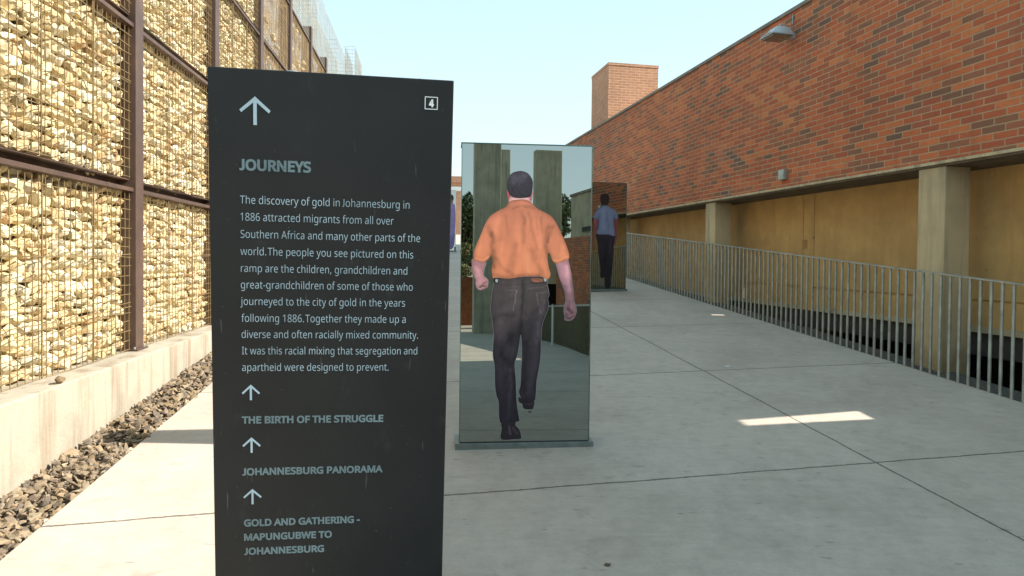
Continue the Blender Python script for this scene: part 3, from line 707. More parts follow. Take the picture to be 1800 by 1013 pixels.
# the printed figure: a pale cut-out line and skin first, then hair, clothes and shoes
body = print_mesh('printed_man', neckP, shade((205,150,150), .18, 4, [([(900,350),(928,350)], 4, .12)], ((338,.8),(352,1.1))), K1, FRM, lift+.0010, p1, 1.5)
body['label'] = 'printed man in an orange shirt and dark jeans walking away'
def sub(name, poly, paint, lf, step=2.0, halo=.7):
    if halo: print_mesh('cut_line', grow(poly, halo), white, K1, FRM, lift+.0004, body, 6, False)
    return print_mesh(name, poly, paint, K1, FRM, lift+lf, body, step)
sub('ear', earL, shade((190,95,95), .2, 2), .0013, 1, 0); sub('ear', earR, shade((205,120,122), .2, 2), .0013, 1, 0)
sub('hair', hairP, shade((62,56,66), .12, 6, [([(905,315),(920,312)], 9, .28)], ((300,1.05),(347,.86)), .14, 2.2), .0014, 1.3, 0)
FOLD = [([(915,372),(921,400),(920,425)], 4, -.07), ([(921,382),(922,395)], 2.5, -.13), ([(864,410),(866,440),(868,470)], 4.5, -.16), ([(858,398),(864,415)], 4, -.10),
        ([(963,400),(960,430),(964,450)], 5, -.15), ([(971,398),(962,425)], 3, -.10), ([(905,430),(900,460),(893,482)], 6, -.06), ([(935,440),(945,465),(955,484)], 5, -.09),
        ([(870,450),(880,468),(900,482)], 3.5, -.08), ([(875,385),(868,410)], 8, .05), ([(900,366),(918,363),(938,367)], 2.2, -.08), ([(896,358),(915,355),(938,360)], 2.5, .06),
        ([(945,390),(950,430)], 7, .05), ([(910,400),(912,440)], 6, .05), ([(925,450),(930,480)], 5, .05), ([(880,430),(884,470)], 5, .05), ([(985,420),(994,450)], 5, .05),
        ([(866,484),(890,487),(920,483),(950,483)], 2.5, -.08), ([(840,445),(845,420),(852,402)], 5, .05), ([(835,453),(850,458),(860,452)], 1.8, .12), ([(974,458),(985,458),(998,452)], 1.8, .12),
        ([(930,375),(936,410),(944,440)], 3, -.06), ([(890,380),(893,410)], 3, -.05), ([(951,384),(953,410)], 2.5, -.07), ([(943,382),(946,405)], 2, -.06)]
sub('shirt', shirtP, shade((212,130,102), .20, 4, FOLD, ((350,.96),(490,1.02)), .022, 14, 5, ((.020, 5, 60, .12), (.028, 14, 90, .25)), (224,138,100)), .0016, 1.4, 0)
KN = [([(845,504),(849,501),(853,503)], 1.2, -.45), ([(842,503),(852,498)], 3, -.12), ([(850,497),(856,494)], 1.5, -.2), ([(838,470),(842,485)], 4, .1)]
sub('arm', larmP, shade(SK, .16, 3, KN, ((456,.9),(505,1.1)), .04, 5, 8), .0012, 1.5)
KR = [([(999,545),(1003,550),(1006,548)], 3, -.35), ([(995,556),(1002,559),(1007,556)], 1.1, -.35), ([(994,552),(1000,554)], 1, -.25), ([(996,559.5),(1003,561)], .9, -.3), ([(1001,530),(1000,545)], 3, -.18), ([(996,470),(1001,510)], 4, .14)]
sub('arm', rarmP, shade((200,146,156), .2, 3, KR, ((456,.98),(560,.86)), .04, 6, 9), .0012, 1.5)
TF = [([(919,492),(920,515),(917,545),(915,588)], 3, -.22), ([(905,500),(904,530),(890,545)], 8, .12), ([(956,530),(952,560),(945,600)], 5, .20), ([(946,570),(940,640),(930,690)], 5, .14),
      ([(880,560),(885,600),(900,620)], 8, .12), ([(900,590),(880,625),(895,640)], 5, -.18), ([(897,650),(896,700),(893,735)], 3, .16), ([(903,660),(905,710)], 3, -.15),
      ([(907,512),(905,530),(902,547)], .8, .5), ([(889,511),(908,512)], .7, .30), ([(944,518),(947,535),(950,552)], .8, .45), ([(943,517),(962,514)], .7, .3), ([(926,509),(945,507),(960,503)], .8, .35),
      ([(869,498),(890,501),(919,500),(960,497)], 1, -.2), ([(870,560),(885,553),(905,556)], 4, -.12), ([(925,560),(940,555),(955,548)], 5, .1), ([(880,650),(882,690)], 4, .08), ([(926,600),(922,690)], 3, -.15)]
sub('trousers', trouP, shade((76,68,68), .20, 4, TF, ((489,1.0),(745,.95)), .06, 7, 12, ((.05, 6, 60, .1), (.03, 3.5, 30, -.25), (.05, 11, 40, .4)), (42,36,50)), .0014, 1.4)
sub('shoe', shoeL, shade((46,38,46), .1, 3, [([(895,748),(896,762)], 1.5, .9), ([(902,752),(908,764)], 2, .5)], None, .1, 4, 3), .0013, 1.5, 0)
sub('shoe', shoeR, shade((40,34,42), .1, 3, [([(922,711),(936,711)], 1.2, .5)], None, .1, 4, 3), .0013, 1.5, 0)
sub('belt', [(868.3,489.5),(876,490.5),(876,497),(868.5,496.5)], shade((22,20,22), 0, 3), .0018, 1.5, 0)
sub('belt_buckle', [(871,491),(875,491),(875.5,495),(873,497),(870.8,495)], shade((190,195,205), .3, 2), .0020, 1, 0)
sub('belt_buckle', [(956,490),(960.5,490),(960.8,494),(958,495.5),(956,493)], shade((200,205,215), .3, 2), .0020, 1, 0)
sub('waist_patch', [(934.5,489.8),(952,490),(953,495.6),(938,496)], shade((176,112,92), .25, 2, [([(938,493),(950,493)], 1.0, -.25)]), .0020, 1, 0)

# second panel, further up the ramp by the railing
K2 = [[0.00874081, 0.000109348, -8.98138], [-2.76946e-05, -0.0082493, 4.2542], [-0.000183841, -1.57836e-05, 1.0]]
A2 = np.array([2.102-.884*math.cos(rad(14.3)), 11.953-.884*math.sin(rad(14.3)), -.62])
p2 = thing('mirror_panel', 'mirrored panel by the railing printed with a man in a grey blue tee shirt', 'mirror panel', A2+np.array([.42,.1,0]), 0, 'mirrored figure panels on the ramp')
FR2 = panel_box(p2, A2, rad(14.3), .884, 1.968, .20)
def z2(pts): return [(1030+x/5.06, 320+y/5.06) for x, y in pts]
def sub2(name, pts, paint, lf, par, K=K2, fr=FR2): return print_mesh(name, z2(pts), paint, K, fr, lift+lf, par, 1.2)
b2 = sub2('printed_man', [(66,330),(108,318),(100,400),(80,470),(75,520),(80,590),(68,595),(60,540),(62,480),(66,400)], shade((132,72,82), .2, 2, grain=.04), .0010, p2)
b2['label'] = 'printed man in a grey blue tee shirt walking away'
sub2('arm', [(252,320),(285,325),(287,400),(278,480),(268,530),(262,560),(250,540),(254,475),(260,420)], shade((126,66,76), .2, 2, grain=.04), .0010, b2)
sub2('neck', [(152,190),(190,190),(192,220),(170,226),(150,220)], shade((96,60,62), .1, 2), .0012, b2)
sub2('hair', [(130,130),(140,112),(165,105),(190,110),(207,135),(205,170),(198,195),(185,205),(155,205),(140,195),(130,170)], shade((40,32,34), .1, 3), .0014, b2)
sub2('shirt', [(155,212),(190,212),(225,232),(262,255),(285,300),(284,326),(255,330),(250,300),(248,380),(254,478),(200,468),(100,462),(108,400),(108,330),(72,328),(75,290),(95,250),(125,230)], shade((108,118,146), .15, 2, [([(1052,378),(1050,400)], 2, -.1), ([(1066,375),(1070,405)], 2, -.08), ([(1060,370),(1060,400)], 3, .05)], grain=.03), .0016, b2)
sub2('trousers', [(98,460),(250,470),(248,560),(240,680),(235,760),(222,850),(180,840),(165,850),(130,848),(128,760),(112,640),(105,540)], shade((40,36,46), .15, 2, [([(1065,425),(1064,470)], 1.5, -.2), ([(1072,420),(1073,470)], 2, .2)], ((410,1.05),(490,.7)), .05), .0014, b2)
sub2('shoe', [(172,825),(215,830),(218,930),(200,950),(168,945),(165,880)], shade((30,28,34), .1, 2, grain=.05), .0013, b2)

# third panel, far up the ramp on the left, mostly hidden by the sign
p3 = thing('mirror_panel', 'far mirrored panel with a purple dressed figure, mostly hidden behind the sign', 'mirror panel', (-2.2, 20.9, .117), 0, 'mirrored figure panels on the ramp')
A3 = np.array([-1.80-.884*math.cos(rad(4)), 20.93-.884*math.sin(rad(4)), .117])
FR3 = panel_box(p3, A3, rad(4), .884, 1.97, .20)
def p3mesh(name, uv, colr, lf, par):
    Kid = [[1,0,0],[0,1,0],[0,0,1]]
    P = np.array(uv, float)
    sc = lambda Q, PP: shade(colr, .1, .02, grain=.08, gs=.07)(Q, PP)
    return print_mesh(name, P, sc, Kid, FR3, lift+lf, par, .04)
b3 = p3mesh('printed_person', [(.62,1.60),(.60,1.72),(.66,1.80),(.74,1.80),(.79,1.72),(.77,1.60),(.74,1.5),(.65,1.5)], (96,66,70), .0010, p3)
b3['label'] = 'printed figure in long purple clothes'
p3mesh('robe', [(.56,1.54),(.68,1.57),(.82,1.52),(.855,1.2),(.85,.8),(.80,.15),(.56,.15),(.52,.8),(.50,1.25)], (104,96,140), .0014, b3)
p3mesh('hair', [(.61,1.66),(.60,1.76),(.66,1.83),(.74,1.83),(.79,1.76),(.78,1.66),(.70,1.70)], (34,30,34), .0016, b3)

